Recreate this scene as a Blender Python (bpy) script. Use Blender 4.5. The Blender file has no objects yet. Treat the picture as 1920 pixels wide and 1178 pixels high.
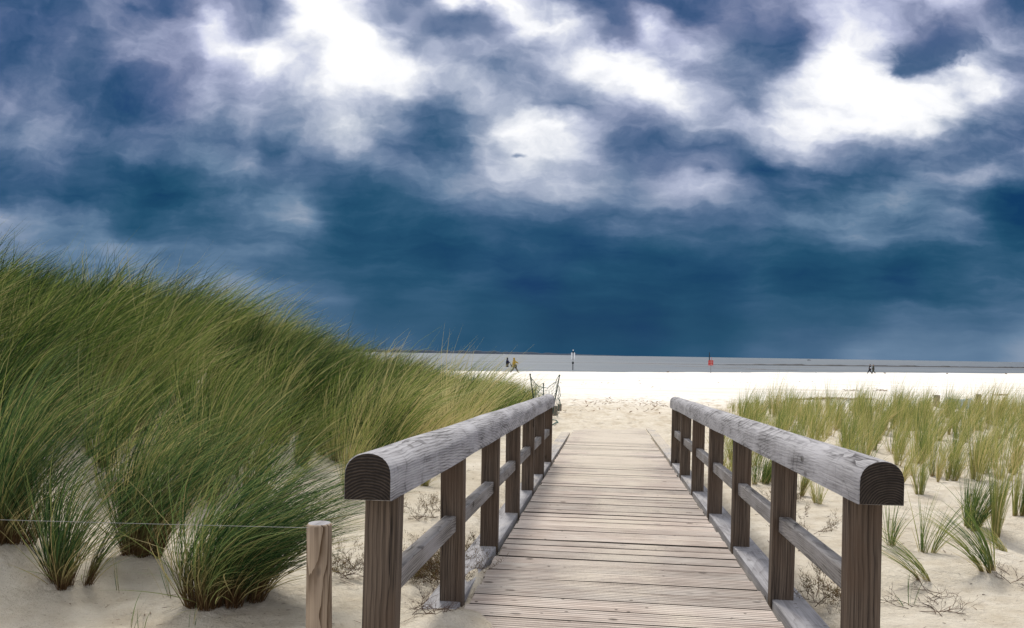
import bpy, bmesh, math, random
import numpy as np
from mathutils import Vector, Matrix
C = bpy.context.scene
COL = C.collection
rng = np.random.default_rng(7)
random.seed(7)

# ------------------------------------------------------------------ camera
F, PITCH, ROLL, YAW, PY = 1426.0, -0.0364, 0.0156, 0.124, 716.15
CX, H0, M = -0.083, 1.1265, 0.0255          # camera offset, height, slope of the boardwalk
cy_, sy_ = math.cos(YAW), math.sin(YAW)
FW = Vector((-sy_ * math.cos(PITCH), cy_ * math.cos(PITCH), math.sin(PITCH)))
_r = Vector((cy_, sy_, 0)); _u = _r.cross(FW)
RT = _r * math.cos(ROLL) + _u * math.sin(ROLL)
UP = -_r * math.sin(ROLL) + _u * math.cos(ROLL)
CAMP = Vector((CX, 0, H0))
cam = bpy.data.objects.new('camera', bpy.data.cameras.new('camera'))
COL.objects.link(cam)
mw = Matrix((RT, UP, -FW)).transposed().to_4x4(); mw.translation = CAMP
cam.matrix_world = mw
cam.data.sensor_width = 36.0
cam.data.lens = F / 1920 * 36
cam.data.shift_y = (PY - 589) / 1920
cam.data.clip_start = 0.05; cam.data.clip_end = 90000
C.camera = cam

# ------------------------------------------------------------------ exposure, sun
EXPO = 1.22
GAIN = 2 ** EXPO
C.view_settings.view_transform = 'Standard'; C.view_settings.look = 'None'
C.view_settings.gamma = 1; C.view_settings.exposure = EXPO
C.view_settings.use_curve_mapping = False
SUN_EL, SUN_AZ = math.radians(52), math.radians(-14)      # azimuth from +Y, positive towards +X
sun = bpy.data.objects.new('sun', bpy.data.lights.new('sun', 'SUN'))
COL.objects.link(sun)
sun.data.energy = 1.5; sun.data.angle = math.radians(10); sun.data.color = (1.0, 0.945, 0.85)
sdir = Vector((math.sin(SUN_AZ) * math.cos(SUN_EL), math.cos(SUN_AZ) * math.cos(SUN_EL), math.sin(SUN_EL)))
sun.rotation_euler = sdir.to_track_quat('Z', 'Y').to_euler()

# ------------------------------------------------------------------ node helper
class N:
    def __init__(s, tree): s.t = tree; s.n = tree.nodes; s.l = tree.links
    def new(s, typ, **kw):
        n = s.n.new(typ)
        for k, v in kw.items(): setattr(n, k, v)
        return n
    def put(s, sock, v):
        if v is None: return
        if isinstance(v, bpy.types.NodeSocket): s.l.new(v, sock)
        else: sock.default_value = v
    def math(s, op, a, b=None, c=None, clamp=False):
        n = s.new('ShaderNodeMath', operation=op, use_clamp=clamp)
        s.put(n.inputs[0], a); s.put(n.inputs[1], b); s.put(n.inputs[2], c)
        return n.outputs[0]
    def vmath(s, op, a, b=None, scale=None):
        n = s.new('ShaderNodeVectorMath', operation=op)
        s.put(n.inputs[0], a); s.put(n.inputs[1], b)
        if scale is not None: s.put(n.inputs['Scale'], scale)
        return n.outputs['Value'] if op in ('DOT_PRODUCT', 'LENGTH', 'DISTANCE') else n.outputs[0]
    def comb(s, x, y, z):
        n = s.new('ShaderNodeCombineXYZ')
        for i, v in enumerate((x, y, z)): s.put(n.inputs[i], v)
        return n.outputs[0]
    def sep(s, v):
        n = s.new('ShaderNodeSeparateXYZ'); s.put(n.inputs[0], v); return n.outputs
    def noise(s, vec, scale, detail=3, rough=.5, dist=0.0, col=False, lac=2.0):
        n = s.new('ShaderNodeTexNoise'); s.put(n.inputs['Vector'], vec)
        s.put(n.inputs['Scale'], scale); n.inputs['Detail'].default_value = detail
        n.inputs['Roughness'].default_value = rough; n.inputs['Distortion'].default_value = dist
        n.inputs['Lacunarity'].default_value = lac
        return n.outputs['Color' if col else 'Fac']
    def range(s, v, a, b, c=0.0, d=1.0, smooth=False):
        n = s.new('ShaderNodeMapRange'); n.interpolation_type = 'SMOOTHSTEP' if smooth else 'LINEAR'
        for i, x in enumerate((v, a, b, c, d)): s.put(n.inputs[i], x)
        return n.outputs[0]
    def mix(s, f, a, b, mode='MIX'):
        n = s.new('ShaderNodeMix', data_type='RGBA', blend_type=mode)
        s.put(n.inputs[0], f); s.put(n.inputs[6], a); s.put(n.inputs[7], b)
        return n.outputs[2]
    def ramp(s, f, stops, interp='LINEAR'):
        n = s.new('ShaderNodeValToRGB'); cr = n.color_ramp; cr.interpolation = interp
        while len(cr.elements) < len(stops): cr.elements.new(1.0)
        for i in range(len(stops)): cr.elements[i].position = i / 100
        for i in reversed(range(len(stops))):
            cr.elements[i].position = stops[i][0]
        for i, (p, c) in enumerate(stops):
            cr.elements[i].color = (*c, 1) if len(c) == 3 else c
        s.put(n.inputs[0], f)
        return n.outputs[0]
    def bump(s, h, strength=.5, dist=.01, normal=None):
        n = s.new('ShaderNodeBump'); n.inputs['Strength'].default_value = strength
        n.inputs['Distance'].default_value = dist; s.put(n.inputs['Height'], h)
        if normal is not None: s.put(n.inputs['Normal'], normal)
        return n.outputs[0]
def lin(r, g, b):
    f = lambda c: (c / 255 / 12.92) if c / 255 <= .04045 else ((c / 255 + .055) / 1.055) ** 2.4
    return (f(r), f(g), f(b))

# ------------------------------------------------------------------ sky (world): Nishita behind a storm-cloud deck
W = bpy.data.worlds.new('World'); C.world = W; W.use_nodes = True
W.node_tree.nodes.clear()
w = N(W.node_tree)
gen = w.new('ShaderNodeTexCoord').outputs['Generated']
zc = w.sep(gen)[2]
fwd = w.math('MAXIMUM', w.vmath('DOT_PRODUCT', gen, (-sy_, cy_, 0)), .12)
rgt = w.vmath('DOT_PRODUCT', gen, (cy_, sy_, 0))
U = w.math('DIVIDE', rgt, fwd); V = w.math('DIVIDE', zc, fwd)
uv = w.comb(U, V, 0.0)
# billow warp: coarse and fine
n1 = w.noise(w.comb(w.math('MULTIPLY', U, 5.0), w.math('MULTIPLY', V, 9.0), 1.7), 1.0, 2, .5, col=True)
n2 = w.noise(w.comb(w.math('MULTIPLY', U, 15.0), w.math('MULTIPLY', V, 22.0), 4.1), 1.0, 4, .55, col=True)
w1 = w.vmath('SUBTRACT', n1, (.5, .5, .5)); w2 = w.vmath('SUBTRACT', n2, (.5, .5, .5))
calm = w.range(V, .02, .30, .35, 1.0)
warp = w.vmath('SCALE', w.vmath('ADD', w.vmath('SCALE', w1, None, .052), w.vmath('SCALE', w2, None, .055)), None, calm)
wu = w.vmath('ADD', uv, warp)
ws = w.sep(wu)
gx = w.math('MULTIPLY_ADD', w.math('MULTIPLY_ADD', ws[1], .0156, ws[0]), F / 1920, .5)
gy = w.math('SUBTRACT', w.math('MULTIPLY_ADD', ws[0], .0156 * F, 664.0), w.math('MULTIPLY', ws[1], F * 1.018))
ROWS = [(0,   "2235335449864899633323456656642"),
        (40,  "3234558559966338973754336754454"),
        (80,  "3233557987996555678674227963465"),
        (120, "2333455798998654699865438964764"),
        (160, "4432245568877565568985469999885"),
        (200, "4432245566764466556775478999854"),
        (240, "3443344456765359984455688887543"),
        (280, "3432445434553357874333556444445"),
        (320, "3332234543344457665455233335553"),
        (360, "2322213344223455554566433465410"),
        (410, "6544233455222333223444444544531"),
        (460, "5555544443222122212233333433332"),
        (520, "6555555544322221122222322212344"),
        (590, "6666655554433322111122333344444"),
        (660, "5555555554444333222233444555556")]
prev = None
for k, (yy, digits) in enumerate(ROWS):
    r = w.ramp(gx, [(i / 30, (int(c) / 10 - (.02 if c in '98' else 0),) * 3) for i, c in enumerate(digits)], 'CARDINAL')
    if prev is None: prev = r
    else: prev = w.mix(w.range(gy, float(ROWS[k - 1][0]), float(yy)), prev, r)
L = w.sep(prev)[0]
# fine billow structure, streakier towards the horizon
rotv = w.new('ShaderNodeVectorRotate', rotation_type='Z_AXIS'); w.put(rotv.inputs['Vector'], w.comb(ws[0], ws[1], 0.0))
w.put(rotv.inputs['Angle'], w.range(V, .08, .40, .03, .55))
rs = w.sep(rotv.outputs[0])
d1 = w.noise(w.comb(w.math('MULTIPLY', rs[0], 5.5), w.math('MULTIPLY', rs[1], 14.0), 9.3), 1.0, 5, .54)
d2 = w.noise(w.comb(w.math('MULTIPLY', ws[0], 24.0), w.math('MULTIPLY', ws[1], 36.0), 2.2), 1.0, 5, .6)
d3 = w.noise(w.comb(w.math('MULTIPLY', ws[0], 3.0), w.math('MULTIPLY', ws[1], 17.0), 5.5), 1.0, 5, .6)
L = w.math('ADD', L, w.math('MULTIPLY', w.math('SUBTRACT', d1, .5), w.range(V, 0.0, .30, .08, .40)))
L = w.math('ADD', L, w.math('MULTIPLY', w.math('SUBTRACT', d2, .5), w.range(V, .05, .30, .04, .27)))
L = w.math('ADD', L, w.math('MULTIPLY', w.math('SUBTRACT', d3, .5), w.math('MULTIPLY', w.range(V, .02, .09, .18, .62, True), w.range(V, .20, .34, 1.0, .25))))
bl = w.math('ABSOLUTE', w.math('MULTIPLY_ADD', w.noise(w.comb(w.math('MULTIPLY', rs[0], 9.0), w.math('MULTIPLY', rs[1], 13.0), 3.9), 1.0, 5, .5, 0.0), 2.0, -1.0))
L = w.math('ADD', L, w.math('MULTIPLY', w.math('SUBTRACT', .22, bl), w.range(V, .06, .28, .02, .26)))
L = w.math('MINIMUM', w.math('MULTIPLY_ADD', w.math('SUBTRACT', L, .50), 1.08, .455), w.math('MULTIPLY_ADD', L, .55, .37))
# torn scraps of dark cloud in front of the bright gaps
def scrap(L, px, py, rx, ry, rot, dark, edge=.55):
    u0 = (px - 960) / F; v0 = (664 + .0156 * (px - 960) - py) / F / 1.018
    mp = w.new('ShaderNodeMapping', vector_type='TEXTURE')
    mp.inputs['Location'].default_value = (u0, v0, 0)
    mp.inputs['Rotation'].default_value = (0, 0, math.radians(rot))
    mp.inputs['Scale'].default_value = (rx / F, ry / F, 1)
    w.l.new(w.vmath('ADD', uv, w.vmath('SCALE', w2, None, .036)), mp.inputs['Vector'])
    dist = w.vmath('LENGTH', w.vmath('MULTIPLY', mp.outputs[0], (1, 1, 0)))
    m = w.math('SUBTRACT', w.math('MULTIPLY_ADD', w.math('SUBTRACT', d2, .5), 1.9, 1.2), dist)
    m = w.range(m, 0.0, edge * 1.7, 0.0, .88, True)
    n = w.new('ShaderNodeMix', data_type='FLOAT')
    w.put(n.inputs[0], m); w.put(n.inputs[2], L); w.put(n.inputs[3], w.math('MULTIPLY_ADD', w.math('SUBTRACT', d1, .5), .25, dark))
    return n.outputs[0]
for a in [(1140, 58, 52, 17, 0, .36, .6), (850, 46, 130, 26, -3, .34, .8), (738, 30, 24, 20, 10, .42, .6), (1725, 96, 100, 32, 12, .20, .6),
          (1690, 124, 80, 16, 10, .24, .7), (1795, 80, 22, 30, 0, .33, .8), (1430, 72, 62, 34, -20, .24, 1.1), (1315, 318, 45, 14, 0, .2, .9), (960, 287, 14, 5, 0, .45, .8)]:
    L = scrap(L, *a)
# the rest of the sky, out of frame: same storm cloud, brighter and thinner overhead
oo = w.noise(w.vmath('MULTIPLY', gen, (1.6, 1.6, 3.6)), 1.6, 7, .6, .3)
Lout = w.math('ADD', w.range(oo, .32, .68, .40, .98), w.range(zc, 0.0, .8, -.08, .22))
wgt = w.math('MAXIMUM', w.range(w.math('ABSOLUTE', U), .72, .98, 0.0, 1.0, True), w.range(V, .485, .66, 0.0, 1.0, True))
wgt = w.math('MAXIMUM', wgt, w.math('LESS_THAN', w.vmath('DOT_PRODUCT', gen, (-sy_, cy_, 0)), .13))
mx = w.new('ShaderNodeMix', data_type='FLOAT')
w.put(mx.inputs[0], wgt); w.put(mx.inputs[2], L); w.put(mx.inputs[3], Lout)
L = mx.outputs[0]
LOW = [(0, lin(2, 56, 96)), (.1, lin(14, 66, 100)), (.2, lin(26, 76, 108)), (.3, lin(46, 88, 120)), (.4, lin(72, 105, 137)), (.5, lin(100, 128, 157)),
       (.6, lin(132, 150, 173)), (.7, lin(166, 178, 194)), (.8, lin(200, 207, 217)), (.9, lin(232, 235, 241)), (1, (1.02, 1.02, 1.03))]
HIGH = [(0, lin(10, 48, 104)), (.1, lin(26, 62, 114)), (.2, lin(44, 78, 120)), (.3, lin(66, 92, 133)), (.4, lin(92, 110, 148)), (.5, lin(122, 133, 166)),
        (.6, lin(152, 160, 190)), (.7, lin(180, 186, 214)), (.8, lin(212, 216, 236)), (.9, lin(243, 244, 250)), (1, (1.10, 1.10, 1.12))]
Lc = w.math('MAXIMUM', w.math('ADD', L, w.range(V, .08, .26, .02, .11)), 0.0)
hue = w.noise(w.comb(w.math('MULTIPLY', U, 4.0), w.math('MULTIPLY', V, 6.0), 7.7), 1.0, 2, .5)
hf = w.math('ADD', w.range(V, .14, .42), w.range(hue, .3, .7, -.45, .35), clamp=True)
cloud = w.mix(hf, w.ramp(Lc, LOW), w.ramp(Lc, HIGH))
sky = w.new('ShaderNodeTexSky', sky_type='NISHITA', sun_disc=False)
sky.sun_elevation = SUN_EL; sky.sun_rotation = SUN_AZ
sky.air_density = 1.0; sky.dust_density = 1.0
bg = w.new('ShaderNodeBackground'); bg.inputs['Strength'].default_value = .1
clouds = w.vmath('SCALE', cloud, None, 10.0 / GAIN)
w.l.new(w.mix(.994, sky.outputs[0], clouds), bg.inputs['Color'])
w.l.new(bg.outputs[0], w.new('ShaderNodeOutputWorld').inputs['Surface'])
try:
    W.cycles.sampling_method = 'MANUAL'; W.cycles.sample_map_resolution = 512
except Exception: pass

# ------------------------------------------------------------------ numeric noise, terrain
def vn(x, y, seed=0):
    xi = np.floor(x); yi = np.floor(y); fx = x - xi; fy = y - yi
    fx = fx * fx * (3 - 2 * fx); fy = fy * fy * (3 - 2 * fy)
    def h(a, b):
        q = np.sin(a * 127.1 + b * 311.7 + seed * 74.7) * 43758.5453
        return q - np.floor(q)
    return (h(xi, yi) * (1 - fx) + h(xi + 1, yi) * fx) * (1 - fy) + (h(xi, yi + 1) * (1 - fx) + h(xi + 1, yi + 1) * fx) * fy - .5
def fbm(x, y, seed=0, o=4, g=.5):
    s = 0; a = 1
    for k in range(o):
        s = s + a * vn(x * 2 ** k + 13.1 * k, y * 2 ** k - 7.3 * k, seed + k); a *= g
    return s
def sst(x):
    x = np.clip(x, 0, 1); return x * x * (3 - 2 * x)
def deckz(y): return -M * np.clip(y, -3, 60)
BEACH = -1.0
RY = [-8, 6, 8.8, 10.6, 13.5, 17.3, 24, 28, 32, 37]; RH = [1.4, 1.52, 1.56, 1.58, 1.25, .92, .60, .36, .15, 0]
foot = [(random.uniform(-2.6, 3.0) * (1 + .05 * y), y, random.uniform(0, 3.1)) for y in [random.uniform(14.5, 40) for _ in range(420)]]
mounds = []        # small sand mounds caught by tufts, filled in below
def shore(x):      # distance of the waterline along Y
    return np.interp(x, [-60, -18, 3, 48, 90], [84, 92, 104, 138, 165])
def terrain(x, y, fine=True):
    x = np.asarray(x, float); y = np.asarray(y, float)
    b = -M * np.clip(y, -3, 60)
    k = .08; b = np.log(np.exp(b / k) + np.exp(BEACH / k)) * k     # eases onto the flat beach
    ramp = sst((-x - 2.0 + .5 * vn(y * .35, y * 0 + 3.0, 5)) / 5.2)
    z = b + ramp * np.interp(y, RY, RH)
    lf = sst((-x - 1.2) / 2) * sst((34 - y) / 8)
    rt = sst((x - 1.3) / 2) * sst((32 - y) / 8)
    z = z + (lf + rt) * .10 * fbm(x * .7, y * .7, 3, 3)
    z = z + rt * .20 * sst((x - 3) / 5) * np.exp(-((y - 22) / 5) ** 2)
    z = z + (.35 + .65 * np.clip(lf + rt, 0, 1)) * (.05 * fbm(x * 2.3, y * 2.3, 8, 4) + .030 * fbm(x * 7, y * 6, 18, 4, .6))
    far = sst((y - 24) / 10)
    z = z + far * .05 * fbm(x * .25, y * .25, 21, 3)
    # trench under the boardwalk, sand drifting over its far end
    dk = deckz(y)
    inn = sst((1.12 - np.abs(x)) / .20) * sst((17.4 - y) / 1.0)
    over = sst((y - 13.4 + 1.1 * fbm(x * 1.6, y * .8, 31, 3) + .35 * np.abs(x)) / 3.2)
    tgt = dk - .075 + over * (.080 + .016 * fbm(x * 3, y * 3, 41, 3))
    side = np.exp(-((np.abs(x) - .748) / .016) ** 2)
    tgt = tgt + (side * (.071 + .008 * vn(x * 6, y * 6, 2))) * (1 - over)
    z = z * (1 - inn) + tgt * inn
    z = z + sst((18 - y) / 2) * sst((np.abs(x) - .9) / .1) * np.exp(-((np.abs(x) - 1.0) / .5) ** 2) * (-.015)
    # drift of sand over the near left corner
    p = np.exp(-(((x + .80) / .34) ** 2 + ((y - 2.85) / .85) ** 2) ** 1.3)
    z = np.maximum(z, dk - .09 + .17 * p * (1 + .25 * fbm(x * 6, y * 6, 77, 3)))
    p = np.exp(-(((x + .80) / .10) ** 2 + ((y - 4.1) / .45) ** 2))
    z = np.maximum(z, dk - .08 + .10 * p)
    for (mx_, my_, mr, mh) in mounds:
        q = ((x - mx_) ** 2 + (y - my_) ** 2) / mr ** 2
        z = z + mh * np.exp(-q)
    if fine:
        m = sst((y - 13.8) / 2) * sst((44 - y) / 8)
        z = z + m * (.075 * fbm(x * 1.9, y * 1.3, 51, 4, .6) + .03 * fbm(x * 6, y * 4, 55, 3, .6))
    # foreshore drops into the sea
    s = shore(x); z = z - .05 * np.clip((y - s + 3) / 3, 0, None)
    return z
def tz(x, y): return float(terrain(x, y))
def ray(px, py):
    return (FW + RT * ((px - 960) / F) + UP * ((PY - py) / F))
def at(px, py, depth): return CAMP + ray(px, py) * depth
def ground(px, py):
    r = ray(px, py); ts = np.concatenate([np.arange(1.5, 30, .02), np.arange(30, 260, .25)])
    X = CAMP.x + r.x * ts; Y = CAMP.y + r.y * ts; Z = CAMP.z + r.z * ts
    d = Z - terrain(X, Y, False); i = int(np.argmax(d < 0)) if (d < 0).any() else len(ts) - 1
    return Vector((X[i], Y[i], tz(X[i], Y[i])))

# near tufts decide where the small mounds are
LEFT = [ # base px, base py, blades, height, radius, bend, label
 (14, 1012, 900, .80, .17, 1.25, 'bushy marram clump cut off by the left edge of the photo, brown at its foot'),
 (132, 1096, 480, .52, .10, 1.1, 'upright marram clump with split dark foot, left of the row of three foreground clumps'),
 (262, 1040, 760, .74, .13, 1.45, 'tall marram clump in the middle of the three foreground clumps'),
 (425, 1118, 1700, .66, .21, 2.7, 'widest marram clump, blown flat towards the round post'),
 (180, 872, 420, .72, .12, 1.1, 'olive marram clump behind the foreground row with straw stems'),
 (425, 888, 520, .66, .13, 1.2, 'dark marram clump half hidden behind the widest clump'),
 (648, 930, 170, .78, .05, .6, 'thin upright straw tuft rising behind the left handrail end'),
 (560, 872, 420, .60, .12, 1.2, 'marram clump on bare sand left of the handrail end'),
 (800, 912, 160, .26, .08, 1.2, 'small brown tuft seen under the left handrail')]
for a in LEFT[:6]:
    g = ground(a[0], a[1]); mounds.append((g.x + .08, g.y, .32, .05))
RIGHTN = [ # px, py, blades, height, radius, spread, lean(x), bend, label
 (1671, 1021, 46, .30, .05, .55, .0, .5, 'small open tuft just right of the near right handrail post'),
 (1732, 1038, 60, .36, .05, .50, .05, .3, 'open green tuft with long arching blades right of the handrail end'),
 (1815, 990, 260, .42, .07, .42, .1, .25, 'fullest dark green tuft on the sand beside the right handrail'),
 (1866, 1012, 170, .50, .05, .18, .02, .2, 'tall narrow pale tuft standing beside the fullest dark green tuft'),
 (1850, 1072, 110, .46, .04, .42, -.75, -1.2, 'flattened tuft lying towards the left with its blades fanned on the sand'),
 (1737, 1086, 50, .42, .04, .34, -1.1, -1.5, 'thin tuft lying almost flat and pointing at the right handrail post'),
 (1726, 930, 130, .36, .05, .30, -.05, .2, 'narrow yellow green tuft behind the open green tuft'),
 (1782, 902, 150, .38, .06, .25, .05, .2, 'straw footed tuft left of the pale tall tufts'),
 (1914, 972, 240, .50, .07, .25, .05, .2, 'full tuft cut off by the right edge of the photo'),
 (1889, 1036, 34, .26, .03, .4, -.9, -1.2, 'few yellow blades lying beside the tall narrow tuft'),
 (1706, 1136, 9, .16, .03, .5, -.1, .3, 'sparse dark sprig among dry twigs in the right foreground'),
 (1500, 930, 120, .34, .05, .3, .1, .3, 'tuft seen between the two nearest right handrail posts'),
 (1538, 945, 60, .28, .05, .5, .1, .3, 'loose tuft under the right handrail, close to its nearest post'),
 (1428, 905, 420, .36, .14, .5, .1, .5, 'dense green tuft behind the third right handrail post'),
 (1376, 895, 160, .28, .12, .8, .0, .5, 'straw coloured loose tuft low under the right handrail'),
 (1690, 850, 120, .45, .06, .3, .05, .3, 'leafy tuft between the right handrail and the dense band'),
 (1240, 1160, 1, .01, .01, .1, 0, .1, '')]
RIGHTN = RIGHTN[:-1]
for a in RIGHTN[:9]:
    g = ground(a[0], a[1]); mounds.append((g.x, g.y + .05, .25, .045))
mounds.append((ground(1555, 752).x, ground(1555, 752).y, 1.6, .22))

# ------------------------------------------------------------------ object helpers
def tag(o, label=None, cat=None, group=None, kind=None):
    for k, v in (('label', label), ('category', cat), ('group', group), ('kind', kind)):
        if v: o[k] = v
    return o
def link(name, me, mat=None, parent=None):
    o = bpy.data.objects.new(name, me); COL.objects.link(o)
    if mat is not None and not me.materials:
        for m in (mat if isinstance(mat, (list, tuple)) else [mat]): me.materials.append(m)
    if parent: o.parent = parent
    return o
def empty(name, loc, label, cat, group=None, rz=0):
    o = bpy.data.objects.new(name, None); COL.objects.link(o); o.location = loc; o.rotation_euler.z = rz
    o.empty_display_size = .1
    return tag(o, label, cat, group)
def arr_mesh(name, v, f, uv=None, smooth=False):
    v = np.ascontiguousarray(v, np.float32); f = np.ascontiguousarray(f, np.int32)
    me = bpy.data.meshes.new(name); k = f.shape[1]
    me.vertices.add(len(v)); me.vertices.foreach_set('co', v.ravel())
    me.loops.add(f.size); me.loops.foreach_set('vertex_index', f.ravel())
    me.polygons.add(len(f)); me.polygons.foreach_set('loop_start', np.arange(0, f.size, k, dtype=np.int32))
    me.polygons.foreach_set('loop_total', np.full(len(f), k, np.int32))
    if smooth: me.polygons.foreach_set('use_smooth', np.ones(len(f), bool))
    if uv is not None:
        l = me.uv_layers.new(name='UVMap'); l.data.foreach_set('uv', np.ascontiguousarray(uv[f.ravel()], np.float32).ravel())
    me.update(calc_edges=True); return me
def bm_mesh(name, bm, smooth=False):
    bmesh.ops.recalc_face_normals(bm, faces=bm.faces[:])
    me = bpy.data.meshes.new(name); bm.to_mesh(me); bm.free()
    if smooth:
        for p in me.polygons: p.use_smooth = True
    return me
def add_box(bm, c, s, bev=0.0, rot=None, mat=0):
    r = bmesh.ops.create_cube(bm, size=1); vs = r['verts']
    bmesh.ops.scale(bm, vec=s, verts=vs)
    if bev:
        es = {e for v in vs for e in v.link_edges}
        r2 = bmesh.ops.bevel(bm, geom=list(es), offset=bev, segments=2, affect='EDGES', profile=.6)
        vs = r2['verts'] if len(r2['verts']) > 8 else vs
        vs = list({v for f in r2['faces'] for v in f.verts} | {v for v in vs if v.is_valid})
    if rot is not None: bmesh.ops.rotate(bm, cent=(0, 0, 0), matrix=rot, verts=vs)
    bmesh.ops.translate(bm, vec=c, verts=vs)
    return vs
def add_tube(bm, pts, rad, n=8, cap=True):
    pts = [Vector(p) for p in pts]
    if not isinstance(rad, (list, tuple)): rad = [rad] * len(pts)
    rings = []
    for i, p in enumerate(pts):
        d = (pts[min(i + 1, len(pts) - 1)] - pts[max(i - 1, 0)]).normalized()
        a = d.cross(Vector((0, 0, 1)) if abs(d.z) < .95 else Vector((1, 0, 0))).normalized(); b = d.cross(a)
        rings.append([bm.verts.new(p + (a * math.cos(t) + b * math.sin(t)) * rad[i]) for t in [2 * math.pi * k / n for k in range(n)]])
    for r0, r1 in zip(rings, rings[1:]):
        for k in range(n): bm.faces.new((r0[k], r0[(k + 1) % n], r1[(k + 1) % n], r1[k]))
    if cap: bm.faces.new(rings[0][::-1]); bm.faces.new(rings[-1])
def add_ball(bm, c, r, u=10, v=8):
    q = bmesh.ops.create_uvsphere(bm, u_segments=u, v_segments=v, radius=1)['verts']
    bmesh.ops.scale(bm, vec=r if isinstance(r, tuple) else (r,) * 3, verts=q); bmesh.ops.translate(bm, vec=c, verts=q)

# ------------------------------------------------------------------ materials
def material(name):
    m = bpy.data.materials.new(name); m.use_nodes = True; m.node_tree.nodes.clear()
    n = N(m.node_tree); p = n.new('ShaderNodeBsdfPrincipled'); o = n.new('ShaderNodeOutputMaterial')
    n.l.new(p.outputs[0], o.inputs[0]); p.inputs['Roughness'].default_value = .8
    p.inputs['Specular IOR Level'].default_value = .25
    return m, n, p
def simple(name, col, rough=.7, var=.25, scale=30.0, spec=.3, bump=.1):
    m, n, p = material(name); p.inputs['Roughness'].default_value = rough; p.inputs['Specular IOR Level'].default_value = spec
    tc = n.new('ShaderNodeTexCoord').outputs['Object']
    f = n.noise(tc, scale, 4, .6)
    n.put(p.inputs['Base Color'], n.mix(n.range(f, .3, .7), tuple(c * (1 - var) for c in col) + (1,), tuple(min(1, c * (1 + var)) for c in col) + (1,)))
    n.put(p.inputs['Normal'], n.bump(f, bump, .01))
    return m
def wood(name, light, dark, knot=(.02, .014, .01), axis=1, ring=34.0, pith=(.03, -.10), ringamt=.5, fine=.5, along=.10,
         sandy=0.0, bumpd=.004, tone=None, warp=.05, sandcol=(.50, .43, .33), stain=0.0, bands=0.0):
    """solid timber: growth rings round a wandering pith, fibre grain, knots, weathering"""
    m, n, p = material(name)
    tc = n.new('ShaderNodeTexCoord').outputs['Object']
    rnd = n.new('ShaderNodeObjectInfo').outputs['Random']
    off = n.vmath('SCALE', (3.1, 7.7, 5.3), None, rnd)
    pos = n.vmath('ADD', tc, off)
    sc = [1.0, 1.0, 1.0]; sc[axis] = along
    st = n.vmath('MULTIPLY', pos, tuple(sc))
    wv = n.vmath('SCALE', n.vmath('SUBTRACT', n.noise(n.vmath('MULTIPLY', pos, tuple(1.0 if i != axis else .55 for i in range(3))), 4.2, 3, .55, col=True), (.5, .5, .5)), None, warp)
    q = n.vmath('ADD', n.vmath('MULTIPLY', tc, tuple(sc)), wv)
    s = list(n.sep(q)); ax = [i for i in range(3) if i != axis]
    a = n.math('SUBTRACT', s[ax[0]], n.math('MULTIPLY_ADD', rnd, .05, pith[0])); b = n.math('SUBTRACT', s[ax[1]], pith[1])
    dist = n.vmath('LENGTH', n.comb(a, b, n.math('MULTIPLY', s[axis], .9)))
    rings = n.math('FRACT', n.math('MULTIPLY', dist, ring * 4))
    rings = n.math('POWER', rings, 2.6)                      # soft early wood, hard dark late wood
    gs = [170.0] * 3; gs[axis] = 3.2
    grain = n.noise(n.vmath('MULTIPLY', pos, tuple(gs)), 1.0, 4, .65)
    gs2 = [38.0] * 3; gs2[axis] = 1.3
    grain2 = n.noise(n.vmath('MULTIPLY', pos, tuple(gs2)), 1.0, 3, .6)
    f = n.math('ADD', n.math('MULTIPLY', rings, ringamt), n.math('MULTIPLY', n.range(grain, .38, .72), fine))
    f = n.math('ADD', f, n.range(grain2, .35, .7, -.15, .28), clamp=True)
    col = n.mix(f, (*light, 1), (*dark, 1))
    if bands:                                                # growth whorls and checks running round the beam
        bs = [1.6] * 3; bs[axis] = 3.4
        bn_ = n.noise(n.vmath('MULTIPLY', pos, tuple(bs)), 1.0, 2, .45)
        ln = n.math('ABSOLUTE', n.math('SUBTRACT', n.math('FRACT', n.math('MULTIPLY', bn_, 9.0)), .5))
        f = n.math('ADD', f, n.math('MULTIPLY', n.range(ln, .0, .07, bands, 0.0, True), n.range(grain2, .35, .6, .2, 1.0)), clamp=True)
        col = n.mix(f, (*light, 1), (*dark, 1))
    # knots
    ks = [6.5] * 3; ks[axis] = 3.6
    vo = n.new('ShaderNodeTexVoronoi'); vo.inputs['Scale'].default_value = 1.0
    n.put(vo.inputs['Vector'], n.vmath('ADD', n.vmath('MULTIPLY', pos, tuple(ks)), n.vmath('SCALE', wv, None, 3.0)))
    kn = n.range(vo.outputs['Distance'], .07, .13, 1.0, 0.0, True)
    col = n.mix(n.math('MULTIPLY', kn, .85), col, (*knot, 1))
    if tone:                                                 # blotches of bleached / rusty wood
        tn = n.noise(n.vmath('MULTIPLY', pos, tuple(1.0 if i != axis else .4 for i in range(3))), 7.0, 4, .6)
        col = n.mix(n.range(tn, .42, .68, 0.0, .75), col, (*tone, 1))
    if stain:
        col = n.mix(1.0, col, n.mix(rnd, (1 - stain, 1 - stain, 1 - stain, 1), (1 + stain * .6, 1 + stain * .5, 1 + stain * .45, 1)), 'MULTIPLY')
    h = n.math('SUBTRACT', 1.0, n.math('ADD', n.math('MULTIPLY', rings, .6), n.math('MULTIPLY', grain, .5)))
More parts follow.
